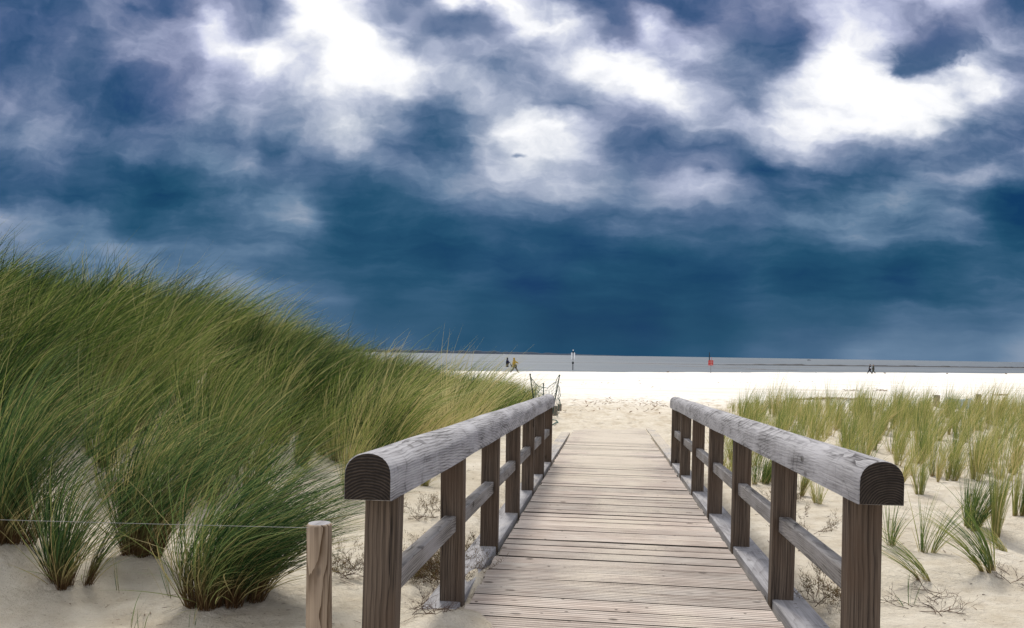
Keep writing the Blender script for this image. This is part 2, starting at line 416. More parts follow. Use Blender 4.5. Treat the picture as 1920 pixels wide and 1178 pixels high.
    if sandy:
        gp = n.new('ShaderNodeNewGeometry').outputs['Position']; gsx = n.sep(gp)
        big = n.noise(n.vmath('MULTIPLY', gp, (1.3, 1.0, 1.0)), 1.6, 4, .6)
        mid = n.range(n.math('ABSOLUTE', gsx[0]), .05, .70, .22, -.10, True)
        farx = n.range(gsx[1], 4.5, 14.0, 0.0, .55)
        spk = n.noise(gp, 90.0, 3, .7)
        v2 = n.new('ShaderNodeTexVoronoi'); v2.inputs['Scale'].default_value = 9.0; n.put(v2.inputs['Vector'], n.vmath('MULTIPLY', gp, (1.0, 1.6, 1.0)))
        col = n.mix(n.range(v2.outputs['Distance'], .06, .10, .8, 0.0), col, (.05, .036, .028, 1))
        sd = n.math('ADD', n.math('ADD', n.math('MULTIPLY_ADD', n.math('SUBTRACT', big, .5), 1.3, .5), mid), farx)
        sd = n.math('ADD', sd, n.range(spk, .3, .7, -.16, .16))
        sd = n.math('SUBTRACT', sd, n.math('MULTIPLY', f, .16))
        col = n.mix(n.range(sd, .45, 1.05, 0.0, sandy, True), col, (*sandcol, 1))
    n.put(p.inputs['Base Color'], col)
    n.put(p.inputs['Roughness'], n.range(f, 0.0, 1.0, .72, .9))
    n.put(p.inputs['Normal'], n.bump(h, .7, bumpd))
    return m
M_rail = wood('weathered_rail_timber', (.35, .345, .36), (.060, .056, .060), ring=30, pith=(.02, -.055), ringamt=.75, fine=.62, along=.10, bumpd=.008, warp=.040, tone=(.40, .395, .42), bands=.55)
M_post = wood('dark_post_timber', (.150, .115, .088), (.013, .010, .009), axis=2, ring=24, pith=(.05, .09), ringamt=.5, fine=.75, along=.04, tone=(.095, .064, .045), bumpd=.006, warp=.028)
M_mid = wood('grey_mid_rail_timber', (.25, .235, .225), (.050, .044, .040), ring=28, pith=(.0, -.06), ringamt=.7, fine=.6, along=.12, tone=(.29, .28, .285), bumpd=.006, warp=.045)
M_kerb = wood('grey_kerb_timber', (.27, .265, .28), (.10, .094, .10), ring=18, pith=(.0, -.2), ringamt=.4, fine=.6, along=.12, tone=(.33, .33, .35), sandy=.7, warp=.05)
M_plank = wood('decking_timber', (.62, .54, .48), (.25, .20, .17), axis=0, ring=14, pith=(.0, -.15), ringamt=.25, fine=.85, along=.05, tone=(.60, .55, .50), sandy=.8, bumpd=.004, stain=.24, sandcol=(.64, .575, .48), knot=(.07, .05, .035))
M_round = wood('round_post_timber', (.42, .335, .25), (.095, .06, .035), axis=2, ring=21, pith=(.015, .06), ringamt=1.0, fine=.45, along=.085, tone=(.34, .27, .21), warp=.05)
M_stub = wood('short_stake_timber', (.26, .22, .18), (.11, .085, .07), axis=2, ring=20, warp=.08)
def end_grain(name, light, dark, cx, cz, freq=150.0):
    m, n, p = material(name)
    tc = n.new('ShaderNodeTexCoord').outputs['Object']; s = n.sep(tc)
    wv = n.noise(n.comb(s[0], s[2], 0.0), 16.0, 3, .6)
    d = n.vmath('LENGTH', n.comb(n.math('SUBTRACT', s[0], cx), 0.0, n.math('SUBTRACT', s[2], cz)))
    r = n.math('FRACT', n.math('MULTIPLY_ADD', wv, 1.6, n.math('MULTIPLY', d, freq)))
    r = n.math('POWER', n.math('PINGPONG', n.math('MULTIPLY', r, 2.0), 1.0), 1.5)
    ang = n.new('ShaderNodeMath', operation='ARCTAN2'); n.put(ang.inputs[0], n.math('SUBTRACT', s[0], cx)); n.put(ang.inputs[1], n.math('SUBTRACT', s[2], cz))
    chk = n.noise(n.comb(n.math('MULTIPLY', ang.outputs[0], 14.0), n.math('MULTIPLY', d, 6.0), 0.0), 1.0, 3, .6)
    col = n.mix(r, (*dark, 1), (*light, 1))
    col = n.mix(n.range(chk, .62, .70, 0.0, .8), col, (.006, .005, .004, 1))
    col = n.mix(n.range(n.noise(tc, 30.0, 3, .6), .35, .65, 0.0, .6), col, (*dark, 1))
    n.put(p.inputs['Base Color'], col); n.put(p.inputs['Normal'], n.bump(r, .8, .004))
    return m
M_endL = end_grain('end_grain_left', (.085, .066, .052), (.012, .009, .008), .00, -.055, 105)
M_endR = end_grain('end_grain_right', (.085, .066, .052), (.012, .009, .008), .03, -.02, 120)

def sand_material():
    m, n, p = material('dune_sand')
    pos = n.new('ShaderNodeNewGeometry').outputs['Position']; s = n.sep(pos)
    big = n.noise(pos, .9, 4, .6); mid = n.noise(pos, 5.0, 5, .6); grit = n.noise(pos, 160.0, 3, .7); gr2 = n.noise(pos, 38.0, 4, .65)
    col = n.mix(n.range(big, .3, .7), (.60, .54, .44, 1), (.69, .635, .54, 1))
    col = n.mix(n.range(mid, .40, .66, 0.0, .75), col, (.50, .43, .33, 1))
    white = n.math('ADD', n.range(s[1], 22.0, 40.0, 0.0, 1.0, True), n.range(big, .3, .7, -.15, .15), clamp=True)
    tex = n.noise(n.vmath('MULTIPLY', pos, (.10, .55, 1.0)), 1.0, 5, .62)
    wc = n.mix(n.range(tex, .42, .68), (.82, .79, .74, 1), (.66, .62, .55, 1))
    col = n.mix(white, col, wc)
    # brown mottles on the trodden sand in front of the beach
    tr = n.noise(n.vmath('MULTIPLY', pos, (1.0, .55, 1.0)), 2.4, 6, .68)
    z1 = n.math('MULTIPLY', n.range(s[1], 14.0, 20.0), n.range(s[1], 48.0, 34.0))
    col = n.mix(n.math('MULTIPLY', z1, n.range(tr, .50, .64, 0.0, .62)), col, (.38, .30, .20, 1))
    # brown crumbs of plant litter and shell grit
    gn = n.new('ShaderNodeTexVoronoi'); gn.inputs['Scale'].default_value = 26.0; gn.inputs['Randomness'].default_value = 1.0
    n.put(gn.inputs['Vector'], n.vmath('ADD', pos, n.vmath('SCALE', n.noise(pos, 60.0, 2, .5, col=True), None, .03)))
    sp = n.math('MULTIPLY', n.range(gn.outputs['Distance'], .08, .16, 1.0, 0.0), n.range(mid, .50, .60))
    sp = n.math('MULTIPLY', sp, n.range(s[1], 30.0, 14.0))
    col = n.mix(n.math('MULTIPLY', sp, .8), col, (.13, .09, .06, 1))
    col = n.mix(n.range(grit, .60, .74, 0.0, .35), col, (.22, .17, .12, 1))
    col = n.mix(n.range(grit, .40, .28, 0.0, .45), col, (.75, .70, .60, 1))
    # wet edge by the sea
    col = n.mix(n.range(s[2], -1.03, -1.075, 0.0, .75), col, (.24, .22, .19, 1))
    band = n.noise(n.vmath('MULTIPLY', pos, (.035, .28, 1.0)), 1.0, 4, .6)
    col = n.mix(n.math('MULTIPLY', n.range(s[1], 36.0, 50.0), n.range(band, .50, .62, 0.0, .45)), col, (.56, .52, .45, 1))
    n.put(p.inputs['Base Color'], col); p.inputs['Roughness'].default_value = .95; p.inputs['Specular IOR Level'].default_value = .1
    h = n.math('ADD', n.math('MULTIPLY', gr2, .8), n.math('MULTIPLY', grit, .35))
    h = n.math('ADD', h, n.math('MULTIPLY', n.noise(pos, 11.0, 4, .6), 1.5))
    n.put(p.inputs['Normal'], n.bump(h, 1.0, .03))
    return m
M_sand = sand_material()

def grass_material(name, stops, base=(.10, .060, .032), translucent=.28, basel=(.05, .26)):
    m, n, p = material(name)
    uvn = n.new('ShaderNodeUVMap'); s = n.sep(uvn.outputs[0])
    col = n.ramp(s[0], stops)
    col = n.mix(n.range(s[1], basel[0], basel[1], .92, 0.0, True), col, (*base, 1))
    col = n.mix(n.range(s[1], .80, 1.0, 0.0, .28), col, (.34, .30, .11, 1))
    n.put(p.inputs['Base Color'], col); p.inputs['Roughness'].default_value = .55; p.inputs['Specular IOR Level'].default_value = .14
    tr = n.new('ShaderNodeBsdfTranslucent'); n.put(tr.inputs[0], col)
    mx = n.new('ShaderNodeMixShader'); mx.inputs[0].default_value = translucent
    n.l.new(p.outputs[0], mx.inputs[1]); n.l.new(tr.outputs[0], mx.inputs[2])
    out = [q for q in m.node_tree.nodes if q.type == 'OUTPUT_MATERIAL'][0]
    n.l.new(mx.outputs[0], out.inputs[0])
    return m
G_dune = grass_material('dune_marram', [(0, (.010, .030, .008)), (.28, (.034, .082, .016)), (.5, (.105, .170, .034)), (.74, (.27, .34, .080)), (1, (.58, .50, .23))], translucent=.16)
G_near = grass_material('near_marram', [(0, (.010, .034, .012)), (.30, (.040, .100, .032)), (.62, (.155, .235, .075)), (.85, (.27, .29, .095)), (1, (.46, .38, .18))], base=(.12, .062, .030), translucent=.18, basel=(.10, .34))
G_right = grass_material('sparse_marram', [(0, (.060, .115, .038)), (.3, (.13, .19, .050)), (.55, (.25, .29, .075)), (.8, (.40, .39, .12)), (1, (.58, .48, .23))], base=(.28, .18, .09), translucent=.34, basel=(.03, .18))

# ------------------------------------------------------------------ ground sheet
def axis_pts(segs):
    out = []
    for a, b, st in segs: out += list(np.arange(a, b, st))
    return np.array(out + [segs[-1][1]])
xs = axis_pts([(-400, -60, 20), (-60, -16, 2), (-16, -6, .2), (-6, -2.2, .07), (-2.2, 2.6, .035), (2.6, 6, .07), (6, 20, .18), (20, 60, 1.2), (60, 400, 20)])
ys = axis_pts([(-80, -6, 6), (-6, 1.2, .6), (1.2, 6.5, .035), (6.5, 12, .07), (12, 26, .12), (26, 50, .3), (50, 200, 1.5)])
Xg, Yg = np.meshgrid(xs, ys); Zg = terrain(Xg, Yg)
# footprints pressed into the beach approach
fx = np.array(foot)
sel = (Yg > 13) & (Yg < 41) & (np.abs(Xg) < 10)
Xs, Ys, Zs = Xg[sel], Yg[sel], np.zeros(sel.sum())
for (a, b, t) in foot:
    dx = Xs - a; dy = Ys - b; near = (np.abs(dx) < .6) & (np.abs(dy) < .6)
    u = dx[near] * math.cos(t) + dy[near] * math.sin(t); v = -dx[near] * math.sin(t) + dy[near] * math.cos(t)
    q = (u / .20) ** 2 + (v / .12) ** 2
    Zs[near] += -.055 * np.exp(-q) + .022 * np.exp(-(np.sqrt(q) - 1.5) ** 2 * 4)
ok = ~((np.abs(Xs) < 1.1) & (Ys < 16.5)); Zg[sel] += Zs * ok
nx, ny = len(xs), len(ys)
idx = np.arange(nx * ny).reshape(ny, nx)
fq = np.stack([idx[:-1, :-1], idx[:-1, 1:], idx[1:, 1:], idx[1:, :-1]], -1).reshape(-1, 4)
sand = link('sand_ground', arr_mesh('sand_ground', np.stack([Xg, Yg, Zg], -1).reshape(-1, 3), fq, smooth=True), M_sand)
sand['kind'] = 'structure'

# ------------------------------------------------------------------ sea
def sea_material():
    m, n, p = material('tidal_water')
    pos = n.new('ShaderNodeNewGeometry').outputs['Position']
    q = n.vmath('MULTIPLY', pos, (.003, .05, 1.0))
    a = n.noise(q, 1.0, 4, .6); b = n.noise(n.vmath('MULTIPLY', pos, (.02, .22, 1.0)), 1.0, 4, .65)
    col = n.mix(n.range(a, .38, .64), (.085, .105, .120, 1), (.165, .175, .180, 1))
    col = n.mix(n.range(b, .48, .62, 0.0, .65), col, (.065, .075, .08, 1))
    n.put(p.inputs['Base Color'], col); p.inputs['Roughness'].default_value = .35; p.inputs['Specular IOR Level'].default_value = .3
    wv = n.noise(n.vmath('MULTIPLY', pos, (.5, 1.6, 1.0)), 1.0, 5, .65)
    n.put(p.inputs['Normal'], n.bump(wv, .5, .25))
    return m
SEA = BEACH - .05
bm = bmesh.new()
vs = [bm.verts.new(v) for v in [(-400, 60, SEA), (400, 60, SEA), (45000, 45000, SEA), (-45000, 45000, SEA)]]
bm.faces.new(vs); sea = link('sea', bm_mesh('sea', bm), sea_material()); sea['kind'] = 'structure'

# ------------------------------------------------------------------ far shore, groyne, mud banks
M_land = simple('far_wooded_shore', (.006, .020, .045), .95, .3, .004)
def far_shore():
    pts = []
    for i in range(121):
        px = 560 + i * 5.3
        hpx = 6.5 * min(1, (1200 - px) / 260) * (.82 + .5 * float(vn(np.array(i * .35), np.array(0.), 4)) + .25 * float(vn(np.array(i * 1.3), np.array(0.), 9)))
        pts.append((px, max(hpx, .25)))
    D = 7000; bm = bmesh.new(); rows = []
    for px, hpx in pts:
        a = math.atan((px - 960) / F) - YAW
        d = Vector((math.sin(a), math.cos(a), 0)); dist = D / math.cos(a + YAW); h = hpx / F * D
        b = CAMP + d * dist; b.z = SEA - 1
        rows.append([bm.verts.new(b), bm.verts.new(b + d * 60 + Vector((0, 0, h * .8 + 1))), bm.verts.new(b + d * 260 + Vector((0, 0, h + 1))), bm.verts.new(b + d * 1600 + Vector((0, 0, h * .5))), bm.verts.new(b + d * 2200)])
    for r0, r1 in zip(rows, rows[1:]):
        for k in range(4): bm.faces.new((r0[k], r1[k], r1[k + 1], r0[k + 1]))
    o = link('far_shore', bm_mesh('far_shore', bm), M_land); o['kind'] = 'structure'
far_shore()
M_mud = simple('wet_dark_mud', (.040, .040, .042), .6, .4, .5, .4)
M_stone = simple('black_groyne_stone', (.014, .015, .018), .7, .4, 1.5, .4, .5)
def seapt(px, py):
    r = ray(px, py); t = (SEA - CAMP.z) / r.z; return CAMP + r * t
def bank(name, pa, pb, depth, h, mat, kind='structure', n=60, seed=1, gap=0.0):
    a = seapt(*pa); b = seapt(*pb); bm = bmesh.new(); rows = []
    d = (b - a).normalized(); s = Vector((-d.y, d.x, 0))
    for i in range(n + 1):
        t = i / n; c = a.lerp(b, t)
        k = min(1, 8 * t + .15, 8 * (1 - t) + .15) * (.7 + .8 * abs(float(vn(np.array(i * .5), np.array(.0), seed))))
        hh = h * k * (.7 + .9 * abs(float(vn(np.array(i * .9), np.array(5.), seed))))
        rows.append([bm.verts.new(c - s * depth * .5 * k + Vector((0, 0, -.05))), bm.verts.new(c - s * depth * .25 * k + Vector((0, 0, hh))),
                     bm.verts.new(c + s * depth * .25 * k + Vector((0, 0, hh * .9))), bm.verts.new(c + s * depth * .5 * k + Vector((0, 0, -.05)))])
    for r0, r1 in zip(rows, rows[1:]):
        for q in range(3): bm.faces.new((r0[q], r1[q], r1[q + 1], r0[q + 1]))
    o = link(name, bm_mesh(name, bm), mat)
    if kind: o['kind'] = kind
    return o
g = bank('stone_groyne', (1338, 684), (2100, 692.5), 5, .46, M_stone, None, 120)
tag(g, 'long low black stone groyne running across the grey water to the right', 'groyne')
for i, (a, b, d, h) in enumerate([((1120, 680.4), (1420, 686.5), 8, .12), ((1260, 687.5), (1400, 689.5), 4, .08), ((1390, 692.5), (1500, 695.2), 3.5, .08), ((700, 675.5), (1340, 683.0), 6, .05),
                                  ((1430, 688.2), (1560, 690.2), 3, .05), ((800, 668.5), (1330, 677.0), 14, .05), ((1330, 690.8), (1440, 692.4), 3, .06)]):
    bank('mud_bank', a, b, d, h, M_mud, 'structure', 70, 11 + i)

# ------------------------------------------------------------------ boardwalk
walk = empty('boardwalk', (0, 2.0, float(deckz(2.0))), 'grooved timber boardwalk sloping down between two handrails to the white beach', 'boardwalk')
tilt = -M
M_joint = simple('shaded_board_edge', (.030, .023, .019), .95, .3, 25)  # shade of the gaps painted into the colour of the plank edges
def plank_mesh(v):
    # grooved decking board, profile across (Y), extruded along X
    wdt = .146; n = 6; prof = [(-wdt / 2, -.032), (-wdt / 2, -.0025)]
    st = wdt / n; y = -wdt / 2 + .002
    for k in range(n):
        prof += [(y, 0), (y + st * .58 - .004, 0)]
        if k < n - 1: prof += [(y + st * .68 - .002, -.0048), (y + st * .92 - .002, -.0048)]
        y += st
    prof += [(wdt / 2, -.0025), (wdt / 2, -.032)]
    bm = bmesh.new(); rr = random.Random(v)
    rings = []
    for x in (-.735 + rr.uniform(-.006, .006), rr.uniform(-.2, .2), .735 + rr.uniform(-.006, .006)):
        sag = rr.uniform(-.002, .002)
        rings.append([bm.verts.new((x, p[0] + rr.uniform(-.0006, .0006), p[1] + sag)) for p in prof])
    for r0, r1 in zip(rings, rings[1:]):
        for k in range(len(prof)):
            j = (k + 1) % len(prof); fc = bm.faces.new((r0[k], r0[j], r1[j], r1[k]))
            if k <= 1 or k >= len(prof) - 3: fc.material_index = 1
    bm.faces.new(rings[0][::-1]); bm.faces.new(rings[-1])
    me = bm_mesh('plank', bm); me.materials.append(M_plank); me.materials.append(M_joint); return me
pm = [plank_mesh(i) for i in range(6)]
for i in range(84):
    y = 2.35 + .168 * i
    if y > 16.5: break
    o = link('plank', pm[i % 6], M_plank, walk)
    o.location = (random.uniform(-.006, .006), y - 2.0, float(deckz(y)) - float(deckz(2.0)) + random.uniform(-.0012, .0010))
    o.rotation_euler = (tilt, random.uniform(-.0015, .0015), random.uniform(-.0018, .0018) + (math.pi if random.random() < .5 else 0))
def beam(name, x0, x1, y0, y1, zt, h, mat, parent, base, bev=.006):
    bm = bmesh.new(); L_ = y1 - y0
    vs = add_box(bm, (0, 0, 0), (x1 - x0, L_, h), bev)
    me = bm_mesh(name, bm); o = link(name, me, mat, parent)
    o.location = Vector(((x0 + x1) / 2, (y0 + y1) / 2, float(deckz((y0 + y1) / 2)) + zt - h / 2)) - Vector(base)
    o.rotation_euler = (tilt, 0, 0)
    return o
WB = (0, 2.0, float(deckz(2.0)))
for sgn, cuts in ((1, [1.9, 5.02, 8.62, 12.1, 16.5]), (-1, [1.9, 4.85, 8.4, 11.9, 14.6])):
    for a, b in zip(cuts, cuts[1:]):
        x0, x1 = (.768, .936) if sgn > 0 else (-.936, -.768)
        beam('kerb_board', x0, x1, a + .003, b - .003, .010, .07, M_kerb, walk, WB, .005)
# cross bearers under the planks
for y in np.arange(2.5, 16, 1.2):
    beam('bearer', -.73, .73, y, y + .08, -.036, .05, M_post, walk, WB, 0)

POSTS = dict(R=2.807, L=2.474)
def handrail(side):
    s = 1 if side == 'R' else -1
    y0 = POSTS[side]
    base = (s * .817, y0, float(deckz(y0)))
    lab = ('right handrail of thick round topped timber on seven square posts, nearly black end grain' if s > 0 else
           'left handrail of thick round topped timber on seven square posts, ringed brown end grain')
    root = empty('timber_handrail', base, lab, 'handrail')
    yf = 2.61 if s > 0 else 2.29      # near end of the rail
    ye = y0 + 7.2 + .14
    wd, ht = (.143, .146) if s > 0 else (.153, .150)
    # D-shaped section: flat sides and a domed top
    prof = [(-wd / 2, 0), (-wd / 2, ht * .50)]
    for k in range(1, 14):
        t = math.pi * (1 - k / 14); prof.append((math.cos(t) * wd / 2, ht * .50 + math.sin(t) ** .85 * ht * .50))
    prof += [(wd / 2, ht * .50), (wd / 2, 0)]
    prof = [(x * (1 - .0), z) for x, z in prof]
    bm = bmesh.new(); rings = []; nseg = 64; L_ = ye - yf
    for i in range(nseg + 1):
        t = i / nseg; y = t * L_
        k = .965 if i in (0, nseg) else 1.0
        yy = y + (.004 if i == 1 else 0)
        wob = .0025 * math.sin(y * 2.3 + s) + .0015 * math.sin(y * 7.1)
        rings.append([bm.verts.new((x * k + wob, yy, (z - ht / 2) * k + ht / 2 + .0015 * math.sin(y * 3.7 + x * 30))) for x, z in prof])
        if i == 0:
            rings.append([bm.verts.new((x + wob, .006, z)) for x, z in prof])
    for r0, r1 in zip(rings, rings[1:]):
        for k in range(len(prof)):
            j = (k + 1) % len(prof); bm.faces.new((r0[k], r0[j], r1[j], r1[k])).smooth = 0 < k < len(prof) - 2
    f0 = bm.faces.new(rings[0][::-1]); f1 = bm.faces.new(rings[-1]); f0.material_index = f1.material_index = 1
    me = bm_mesh('top_rail', bm)
    for p in me.polygons: p.use_smooth = p.material_index == 0
    try: me.set_sharp_from_angle(angle=math.radians(35))
    except Exception: pass
    rail = link('top_rail', me, [M_rail, M_endL if s < 0 else M_endR], root)
    rail.location = (0, yf - y0, float(deckz(yf)) - base[2] + (.716 if s > 0 else .720))
    rail.rotation_euler = (tilt, 0, 0)
    # posts
    pms = []
    for v in range(3):
        bm = bmesh.new(); add_box(bm, (0, 0, 0), (.112, .073, .76), .004)
        pms.append(bm_mesh('post', bm))
    for k in range(7):
        y = y0 + 1.2 * k
        o = link('post', pms[k % 3], M_post, root)
        o.location = Vector((s * .817, y - .0365, float(deckz(y)) + .716 - .375)) - Vector(base)
        lean = (.022 if s < 0 else -.012) * (1 if k == 0 else .35)
        o.rotation_euler = (random.uniform(-.003, .003), lean if k == 0 else lean * .5, random.uniform(-.01, .01) + (math.pi if k % 2 else 0))
        if k == 0:
            bm = bmesh.new(); add_box(bm, (0, 0, 0), (.112, .073, 1.1), .004)
            o.data = bm_mesh('post', bm); o.data.materials.append(M_post); o.location.z -= .17
    for k in range(6):
        ya = y0 + 1.2 * k + .001; yb = y0 + 1.2 * (k + 1) - .074
        bm = bmesh.new(); add_box(bm, (0, 0, 0), (.058, yb - ya, .076), .004)
        o = link('mid_rail', bm_mesh('mid_rail', bm), M_mid, root)
        o.location = Vector((s * (.820 + random.uniform(-.003, .003)), (ya + yb) / 2, float(deckz((ya + yb) / 2)) + .43 - .038)) - Vector(base)
        o.rotation_euler = (tilt, 0, 0)
handrail('L'); handrail('R')

# ------------------------------------------------------------------ round stake with wire
p = at(599, 985, 2.66)
def round_post(loc, top, label, rad=.0445):
    zg = tz(loc.x, loc.y) - .25
    root = empty('round_post', (loc.x, loc.y, tz(loc.x, loc.y)), label, 'post')
    bm = bmesh.new(); h = top - zg; rings = []
    for i in range(13):
        t = i / 12; r = rad * (1 + .03 * math.sin(t * 5))
        rings.append([bm.verts.new((r * math.cos(a) * (1 + .02 * math.sin(3 * a + t * 3)), r * math.sin(a), zg + h * t - root.location.z)) for a in [2 * math.pi * k / 24 for k in range(24)]])
    rings.append([bm.verts.new((rad * .86 * math.cos(a), rad * .86 * math.sin(a), top + .008 - root.location.z)) for a in [2 * math.pi * k / 24 for k in range(24)]])
    for r0, r1 in zip(rings, rings[1:]):
        for k in range(24): bm.faces.new((r0[k], r0[(k + 1) % 24], r1[(k + 1) % 24], r1[k])).smooth = True
    f = bm.faces.new(rings[-1]); f.material_index = 1
    link('post', bm_mesh('post', bm), [M_round, M_kerb], root)
    return root
zt = p.z
round_post(p, zt, 'short round stake of reddish striped timber beside the near left handrail post')
p2 = Vector((p.x - 3.4, p.y - .35, zt + .02))
M_wire = simple('galvanised_wire', (.17, .175, .17), .4, .1)
round_post(p2, zt + .05, 'short round stake beyond the left edge holding the other end of the wire')
bm = bmesh.new(); pts = []
for i in range(25):
    t = i / 24; q = Vector((p.x - .02, p.y - .045, zt + .0)).lerp(Vector((p2.x, p2.y - .045, zt + .035)), t); q.z -= .0 + .02 * 4 * t * (1 - t) * .3; pts.append(q)
add_tube(bm, pts, .0009, 5)
tag(link('fence_wire', bm_mesh('fence_wire', bm), M_wire), 'thin wire running left from the round stake across the foreground clumps', 'wire')

# ------------------------------------------------------------------ netting by the end of the boardwalk
M_gpole = simple('dark_green_pole', (.012, .035, .030), .5, .3)
M_net = simple('green_net_cord', (.02, .085, .072), .7, .3)
D0 = 19.5
def net_fence():
    b0 = ground(1030, 790)
    root = empty('net_fence', (b0.x, b0.y, tz(b0.x, b0.y)), 'sagging green net on three thin dark leaning poles behind the left handrail end', 'net')
    inv = Vector(root.location)
    A, B_, Cc = at(994, 703, D0 - .5), at(1019, 721, D0 + .6), at(1049, 705, D0)
    feet = [at(1007, 780, D0 - .5), at(1018, 782, D0 + .6), at(1033, 784, D0)]
    for f in feet: f.z = tz(f.x, f.y) - .1
    for top, f in zip((A, B_, Cc), feet):
        bm = bmesh.new(); add_tube(bm, [f - inv, top - inv], [.016, .014], 8); add_tube(bm, [top - inv, top - inv + Vector((0, 0, .03))], .022, 8)
        link('pole', bm_mesh('pole', bm), M_gpole, root)
    bm = bmesh.new()
    def grid(a, b, a2, b2, nu, nv, sag, wob):
        P = []
        for j in range(nv + 1):
            row = []
            for i in range(nu + 1):
                u = i / nu; v = j / nv
                q = a.lerp(b, u).lerp(a2.lerp(b2, u), v)
                q.z -= sag * 4 * u * (1 - u) * (1 - v * .8)
                q += Vector((random.uniform(-1, 1), random.uniform(-1, 1), random.uniform(-1, 1))) * wob
                row.append(q - inv)
            P.append(row)
        for j in range(nv + 1):
            for i in range(nu + 1):
                r = .009 if j == 0 else .004
                if i < nu: add_tube(bm, [P[j][i], P[j][i + 1]], r, 3, False)
                if j < nv: add_tube(bm, [P[j][i], P[j + 1][i]], .004, 3, False)
    grid(A, Cc, feet[0] + Vector((0, 0, .2)), feet[2] + Vector((0, 0, .2)), 14, 9, .32, .022)
    e1 = at(1051, 760, D0 + .2); e2 = at(1046, 782, D0 + .2)
    grid(Cc - Vector((0, 0, .25)), e1, feet[2] + Vector((0, 0, .25)), e2, 6, 7, .02, .03)
    tag(link('net', bm_mesh('net', bm), M_net, root), kind='stuff')
    bm = bmesh.new(); pts = [at(1035, 780, D0 - 1), at(1043, 793, D0 - 1.6), at(1046, 803, D0 - 2.2), at(1042, 814, D0 - 2.9), at(1030, 820, D0 - 3.4)]
    for q in pts: q.z = max(tz(q.x, q.y) + .02, q.z - 10)
    add_tube(bm, [q - inv for q in pts], .013, 6)
    link('rope', bm_mesh('rope', bm), M_net, root)
net_fence()
def stub(px, py, toppy, wpx, label, mat=M_stub):
    g = ground(px, py); d = (g - CAMP).dot(FW); h = (py - toppy) / F * d; wd = wpx / F * d
    root = bmesh.new(); add_box(root, (0, 0, h / 2 - .15), (wd, wd * .8, h + .3), .008)
    o = link('wooden_stake', bm_mesh('wooden_stake', root), mat); o.location = g; o.rotation_euler = (0, .03, random.uniform(-.3, .3))
    return tag(o, label, 'stake')
stub(1041, 781, 761, 8, 'nearer of two short square wooden stakes by the green net')
stub(1049, 772, 757, 7, 'farther of two short square wooden stakes by the green net')
stub(1755, 764, 741, 9, 'left of two brown stakes standing in the grass band, left of the pale blue cloth')
stub(1833, 764, 741, 8, 'right of two brown stakes standing in the grass band, right of the pale blue cloth')
M_cloth = simple('pale_blue_sheet', (.38, .50, .60), .6, .2, 3)
def cloth():
    a, b = ground(1774, 768), ground(1822, 768); bm = bmesh.new(); n, mrow = 16, 5; P = []
    d = (a - CAMP).dot(FW); H = 22 / F * d
    for j in range(mrow + 1):
        row = []
        for i in range(n + 1):
            q = a.lerp(b, i / n); q.y += .06 * math.sin(i * 1.3 + j); q.z += H * (1 - .18 * math.sin(i / n * 3.14)) * j / mrow
            row.append(bm.verts.new(q - a))
        P.append(row)
    for j in range(mrow):
        for i in range(n): bm.faces.new((P[j][i], P[j][i + 1], P[j + 1][i + 1], P[j + 1][i]))
    me = bm_mesh('wind_cloth', bm, True); o = link('wind_cloth', me, M_cloth); o.location = a
    md = o.modifiers.new('s', 'SOLIDIFY'); md.thickness = .01
    tag(o, 'pale blue sheet stretched low between the two brown stakes in the grass', 'cloth')
cloth()

# ------------------------------------------------------------------ beach signs
M_white = simple('white_paint', (.90, .91, .92), .5, .05); M_black = simple('black_paint', (.012, .013, .016), .5, .2)
M_red = simple('faded_red_paint', (.36, .030, .026), .5, .25, 6); M_pink = simple('pale_red_paint', (.50, .26, .25), .5, .1)
M_grey = simple('grey_metal', (.20, .21, .22), .45, .15)
def px_scale(g): return (g - CAMP).dot(FW) / F
def white_sign():
    g = ground(1074, 696.5); k = px_scale(g)
    root = empty('beach_marker', g, 'tall dark pole with two white upright boards standing at the water edge', 'sign')
    bm = bmesh.new(); add_tube(bm, [(0, 0, -.4), (0, 0, 13 * k)], .8 * k, 10); add_tube(bm, [(0, 0, 13 * k), (0, 0, 38 * k)], .55 * k, 10)
    link('pole', bm_mesh('pole', bm), M_black, root)
    for sx in (-1, 1):
        bm = bmesh.new(); add_box(bm, (sx * 2.3 * k, -.02, 28.5 * k), (2.7 * k, .05, 12.5 * k), .02)
        add_box(bm, (sx * 1.5 * k, -.02, 20.8 * k), (1.3 * k, .05, 2.6 * k), .01)
        link('white_board', bm_mesh('white_board', bm), M_white, root)
    bm = bmesh.new()
    q = bmesh.ops.create_cone(bm, cap_ends=True, segments=20, radius1=2.1 * k, radius2=2.1 * k, depth=.12)['verts']
    bmesh.ops.rotate(bm, cent=(0, 0, 0), matrix=Matrix.Rotation(math.pi / 2, 3, 'X'), verts=q); bmesh.ops.translate(bm, vec=(0, -.12, 15.6 * k), verts=q)
    link('round_box', bm_mesh('round_box', bm), M_black, root)
    bm = bmesh.new(); add_ball(bm, (0, -.02, 36.0 * k), (1.4 * k, 1.1 * k, 1.9 * k)); link('lamp_housing', bm_mesh('lamp_housing', bm), M_black, root)
    bm = bmesh.new(); add_ball(bm, (0, -.02, 39.2 * k), (1.2 * k, 1.0 * k, 1.1 * k)); link('cap', bm_mesh('cap', bm), M_white, root)
    bm = bmesh.new(); add_box(bm, (0, .0, 22.6 * k), (3.2 * k, .08, .7 * k)); add_box(bm, (0, 0, 33.4 * k), (3.2 * k, .08, .7 * k)); link('bracket', bm_mesh('bracket', bm), M_black, root)
white_sign()
